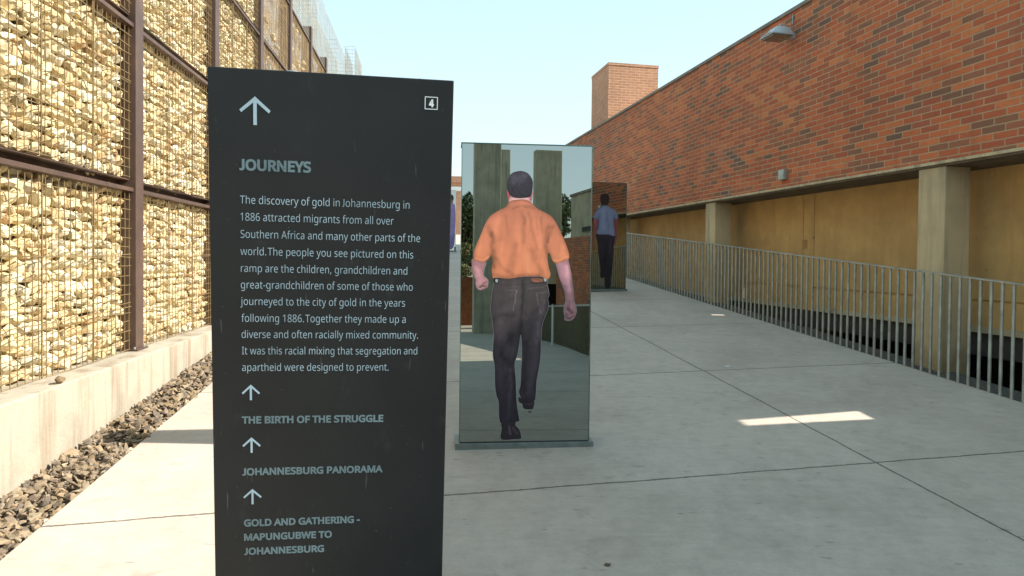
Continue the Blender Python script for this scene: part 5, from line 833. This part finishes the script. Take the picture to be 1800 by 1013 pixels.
ink('caption', text_polys('JOHANNESBURG PANORAMA', .0205, .0855, .5040, -1.2138), M['ink_dim'], .0013)
ink('caption', text_polys('GOLD AND GATHERING -', .0205, .0885, .4359, -1.3782)+text_polys('MAPUNGUBWE TO', .0205, .0885, .3499, -1.4243)+text_polys('JOHANNESBURG', .0205, .0885, .3262, -1.4708), M['ink_dim'], .0013)
def arrow(c, tip, bot, wx, wy, st):
    k = st*.70
    return [[np.array([(c, tip), (c+wx, wy+k*.3), (c+wx-k*.7, wy-k*.8), (c+st/2, tip-st*1.75), (c+st/2, bot), (c-st/2, bot), (c-st/2, tip-st*1.75), (c-wx+k*.7, wy-k*.8), (c-wx, wy+k*.3)])]]
ink('arrow', arrow(.1297, -.0775, -.1585, .0432, -.1185, .0098), M['ink_bright'])
ink('arrow', arrow(.1111, -.9297, -.9781, .0262, -.9565, .0062), M['ink_bright'])
ink('arrow', arrow(.1118, -1.0945, -1.1433, .0266, -1.121, .0062), M['ink_bright'])
ink('arrow', arrow(.1132, -1.2585, -1.3079, .0270, -1.285, .0062), M['ink_bright'])
def rct(a, b_, c, d): return np.array([(a, c), (b_, c), (b_, d), (a, d)], float)
ink('number_box', [[rct(.6150,.6535,-.0885,-.0512), rct(.6173,.6512,-.0862,-.0535)[::-1]]], M['ink_white'])
ink('number', text_polys('4', .0195, .6288, .6405, -.0800), M['ink_white'], .0016)

# ------------------------------------------------------------------ small things on the ramp
def flat_leaf(name, x, y, L, W, rot, mat, label, cat):
    pts = []
    n = 10
    for k in range(n):
        a = 2*math.pi*k/n; pts.append((L*math.cos(a)*(1+.15*math.sin(3*a)), W*math.sin(a)))
    R_ = np.array([[math.cos(rot), -math.sin(rot)], [math.sin(rot), math.cos(rot)]]); P = np.array(pts) @ R_.T+np.array([x, y])
    up = [(p[0], p[1], ramp_z(p)+.004+.006*((i % 3) == 0)) for i, p in enumerate(P)]; c = (x, y, ramp_z((x, y))+.011)
    lo = [(p[0], p[1], p[2]-.002) for p in map(np.array, up)]; cl = (c[0], c[1], c[2]-.002)
    V = np.array(up+[c]+lo+[cl]); F_ = [(i, (i+1) % n, n) for i in range(n)]+[((i+1) % n+n+1, i+n+1, 2*n+1) for i in range(n)]+[(i, i+n+1, (i+1) % n+n+1, (i+1) % n) for i in range(n)]
    o = mesh_obj(name, V, F_, mat); return tag(o, label, cat)
flat_leaf('dry_leaf', .437, 2.86, .016, .009, .1, M['dryleaf'], 'small brown dry leaf on the shaded concrete in the foreground', 'leaf')
flat_leaf('paper_scrap', 2.14, 6.43, .045, .006, .05, M['whitep'], 'thin white scrap of paper on the ramp beyond the sun patch', 'litter')

# ------------------------------------------------------------------ what stands behind the viewer (seen in the mirror)
def rear_rail(pts, name, label):
    t = thing(name, label, 'railing', (pts[0][0], pts[0][1], ramp_z(pts[0])))
    P = cr_open(pts); seg = np.linalg.norm(np.diff(P, axis=0), axis=1); cum = np.concatenate([[0], np.cumsum(seg)])
    def at(s): return np.array([np.interp(s, cum, P[:, 0]), np.interp(s, cum, P[:, 1])])
    m1, m2, m3 = MB(), MB(), MB()
    m1.tube([np.array([*p, ramp_z(p)+.965]) for p in P], .024, 6); m1.build('top_rail', M['rail'], t)
    m2.tube([np.array([*p, ramp_z(p)-.0]) for p in P], .024, 6); m2.build('bottom_rail', M['rail'], t)
    for s in np.arange(.05, cum[-1], .1):
        p = at(s); b = np.array([*p, ramp_z(p)-.05]); m3.tube([b, b+Z3*1.01], .0125, 5)
    m3.build('balusters', M['rail_shaded'], t, kind='stuff')
def cr_open(P, k=6):
    P = np.array(P, float); P = np.concatenate([[2*P[0]-P[1]], P, [2*P[-1]-P[-2]]]); out = []
    for i in range(1, len(P)-2):
        a, b, c, d = P[i-1:i+3]
        for j in range(k):
            t = j/k; out.append(.5*((2*b)+(-a+c)*t+(2*a-5*b+4*c-d)*t*t+(-a+3*b-3*c+d)*t**3))
    return np.array(out+[P[-2]])
rear_rail([(4.95,.25),(4.0,-.6),(3.15,-2.0),(2.93,-3.2),(3.28,-6.2),(3.5,-9.6),(3.42,-13.5),(3.2,-17.2)], 'railing', 'curved steel railing at the foot of the ramp, seen in the nearest mirror')
wl = MB(); prism([(4.55,-2.95),(4.85,-2.95),(4.95,-12.2),(4.65,-12.2)], .58, -3.0, wl)
tag(wl.build('brick_wall', M['brick'], None), 'low red brick wall behind the railing, reflected at the right of the nearest mirror', 'wall')
cb = thing('concrete_building', 'plain grey concrete block building reflected at the right edge of the nearest mirror', 'building', (8.5, -16, -3))
prism([(6.5,-17.0),(12.5,-17.0),(12.5,-10.5),(6.55,-10.5)], 2.40, -3.0).build('block', M['conc_grey'], cb)
prism([(6.45,-17.05),(12.55,-17.05),(12.55,-10.45),(6.48,-10.45)], 2.50, 2.402).build('parapet', M['coping'], cb)
MB().box(lambda a, b, z: np.array([a, b, z]), 6.44, 6.498, -15.3, -13.4, .95, 1.12).build('slot_window', M['dark'], cb)
hut = thing('concrete_building', 'low dim concrete shelter with a dark opening behind the curved railing, in the mirror', 'building', (4.6, -13.5, -3))
prism([(3.9,-13.9),(6.3,-13.9),(6.3,-13.6),(3.9,-13.6)], .1, -.95).build('lintel', M['conc'], hut)
prism([(3.9,-16.5),(6.3,-16.5),(6.3,-16.2),(3.9,-16.2)], .1, -3.0).build('back_wall', M['dark'], hut)
for xa in (3.9, 6.0): prism([(xa,-16.19),(xa+.3,-16.19),(xa+.3,-13.91),(xa,-13.91)], -.951, -3.0).build('side_wall', M['conc'], hut)
prism([(3.85,-16.55),(6.35,-16.55),(6.35,-13.55),(3.85,-13.55)], .22, .101).build('roof', M['conc'], hut)
for k, (x, y, wd, th, top, lab) in enumerate([(2.86,-15.4,.98,.45,4.75,'broad grey concrete pillar at the left of the nearest mirror, cut off by its top edge'),(4.35,-21.3,.9,.5,4.92,'thin sliver of a farther concrete pillar beside the broad one in the mirror'),(5.82,-18.0,1.12,.5,4.42,'grey concrete pillar right of the printed head in the nearest mirror')]):
    mb = MB(); mb.box(lambda a, b, z: np.array([a, b, z]), x-wd/2, x+wd/2, y-th, y, -3.0, top)
    tag(mb.build('concrete_pillar', M['conc_grey'], None, bevel=.02), lab, 'pillar', 'tall concrete pillars behind the viewer')
st = thing('steel_post', 'pale sunlit post standing by the curved railing in the nearest mirror', 'post', (3.22, -7.1, -2.18))
MB().tube([(3.22,-7.1,-2.2),(3.22,-7.1,-1.2)], .028, 10).build('shaft', M['whitep'], st)
MB().tube([(3.22,-7.1,-1.199),(3.22,-7.1,-1.17)], .036, 10).build('cap', M['galv'], st)
rs = thing('planter', 'rust coloured steel planter box under the shrub in the nearest mirror', 'planter', (2.1, -19.4, -3))
for a in ((1.4,-19.4,2.95,-19.36),(1.4,-20.6,2.95,-20.56)): MB().box(lambda p, q_, z: np.array([p, q_, z]), a[0], a[2], a[1], a[3], -3.0, -.95).build('side', M['rust'], rs)
for xx in (1.4, 2.91): MB().box(lambda p, q_, z: np.array([p, q_, z]), xx, xx+.04, -20.55, -19.41, -3.0, -.95).build('side', M['rust'], rs)
MB().box(lambda p, q_, z: np.array([p, q_, z]), 1.45, 2.90, -20.55, -19.41, -3.0, -1.1).build('soil', M['earth'], rs)
def tree(name, label, x, y, zb, hgt, cr_r, mat, n, leaf, cat='tree', group='trees behind the viewer', clumps=9, trunk_r=.2, low=.35):
    t = thing(name, label, cat, (x, y, zb), 0, group)
    mb = MB(); rg = np.random.default_rng(int(abs(x*31+y*17))+5)
    bend = rg.normal(0, .12*cr_r, 2)
    mb.tube([(x, y, zb), (x+bend[0]*.4, y+bend[1]*.4, zb+hgt*.35), (x+bend[0], y+bend[1], zb+hgt*.8)], [trunk_r, trunk_r*.7, trunk_r*.2], 8)
    cc, rr = [], []
    for k in range(clumps):
        a = rg.uniform(0, 6.28); q = rg.uniform(.15, .75)*cr_r; zc = zb+hgt*rg.uniform(low, .92)
        c = np.array([x+q*math.cos(a), y+q*math.sin(a), zc]); cc.append(c); rr.append(cr_r*rg.uniform(.28, .5))
        mb.tube([(x+bend[0]*.4, y+bend[1]*.4, zb+hgt*.3), (c*.5+np.array([x, y, zb+hgt*.35])*.5), c], [trunk_r*.4, trunk_r*.25, trunk_r*.08], 5)
    mb.build('trunk', M['bark'], t)
    ci = rg.integers(0, clumps, n); d = rg.normal(size=(n, 3)); d /= np.linalg.norm(d, axis=1, keepdims=True)
    P = np.array(cc)[ci]+d*(np.array(rr)[ci]*rg.uniform(.35, 1.05, n)**.6)[:, None]*np.array([1, 1, .8])
    a1 = rg.normal(size=(n, 3)); a1 /= np.linalg.norm(a1, axis=1, keepdims=True); a2 = np.cross(a1, rg.normal(size=(n, 3))); a2 /= np.linalg.norm(a2, axis=1, keepdims=True)
    s = leaf*rg.uniform(.6, 1.3, (n, 1))
    V = np.stack([P-a1*s, P+a2*s*.5, P+a1*s, P-a2*s*.5], 1).reshape(-1, 3)
    mesh_obj('crown', V, [tuple(range(4*i, 4*i+4)) for i in range(n)], mat, t, fixn=False)
tree('leafy_tree', 'dark evergreen tree at the left edge of the nearest mirror beside the broad pillar', 3.6, -34, -3, 6.6, 2.6, M['leaf'], 9000, .16, clumps=14)
tree('leafy_tree', 'dark leafy tree between the pillar and the concrete building in the mirror', 11.6, -40, -3, 7.4, 2.8, M['leaf'], 8000, .18, clumps=14)
tree('leafy_tree', 'distant dark tree behind the broad pillar in the nearest mirror', 7.2, -44, -3, 5.9, 3.0, M['leaf'], 6000, .2, clumps=12)
tree('shrub', 'olive green shrub growing out of the rust coloured planter', 2.2, -20.0, -1.2, 2.2, 1.0, M['leaf_olive'], 5000, .06, 'shrub', 'trees behind the viewer', 12, .04, .15)

# ------------------------------------------------------------------ far end of the ramp
fb = thing('brick_building', 'distant brick building with a white band glimpsed between the sign and the nearest mirror', 'building', (-2, 40, 1))
prism([(-9,38),(4,38),(4,46),(-9,46)], 4.25, 1.0).build('wall', M['tower_brick'], fb)
prism([(-9.1,37.9),(4.1,37.9),(4.1,46.1),(-9.1,46.1)], 4.6, 4.252).build('roof', M['tower_brick'], fb)
prism([(-9.02,37.93),(4.02,37.93),(4.02,37.99),(-9.02,37.99)], 4.0, 3.75).build('white_band', M['whitep'], fb)
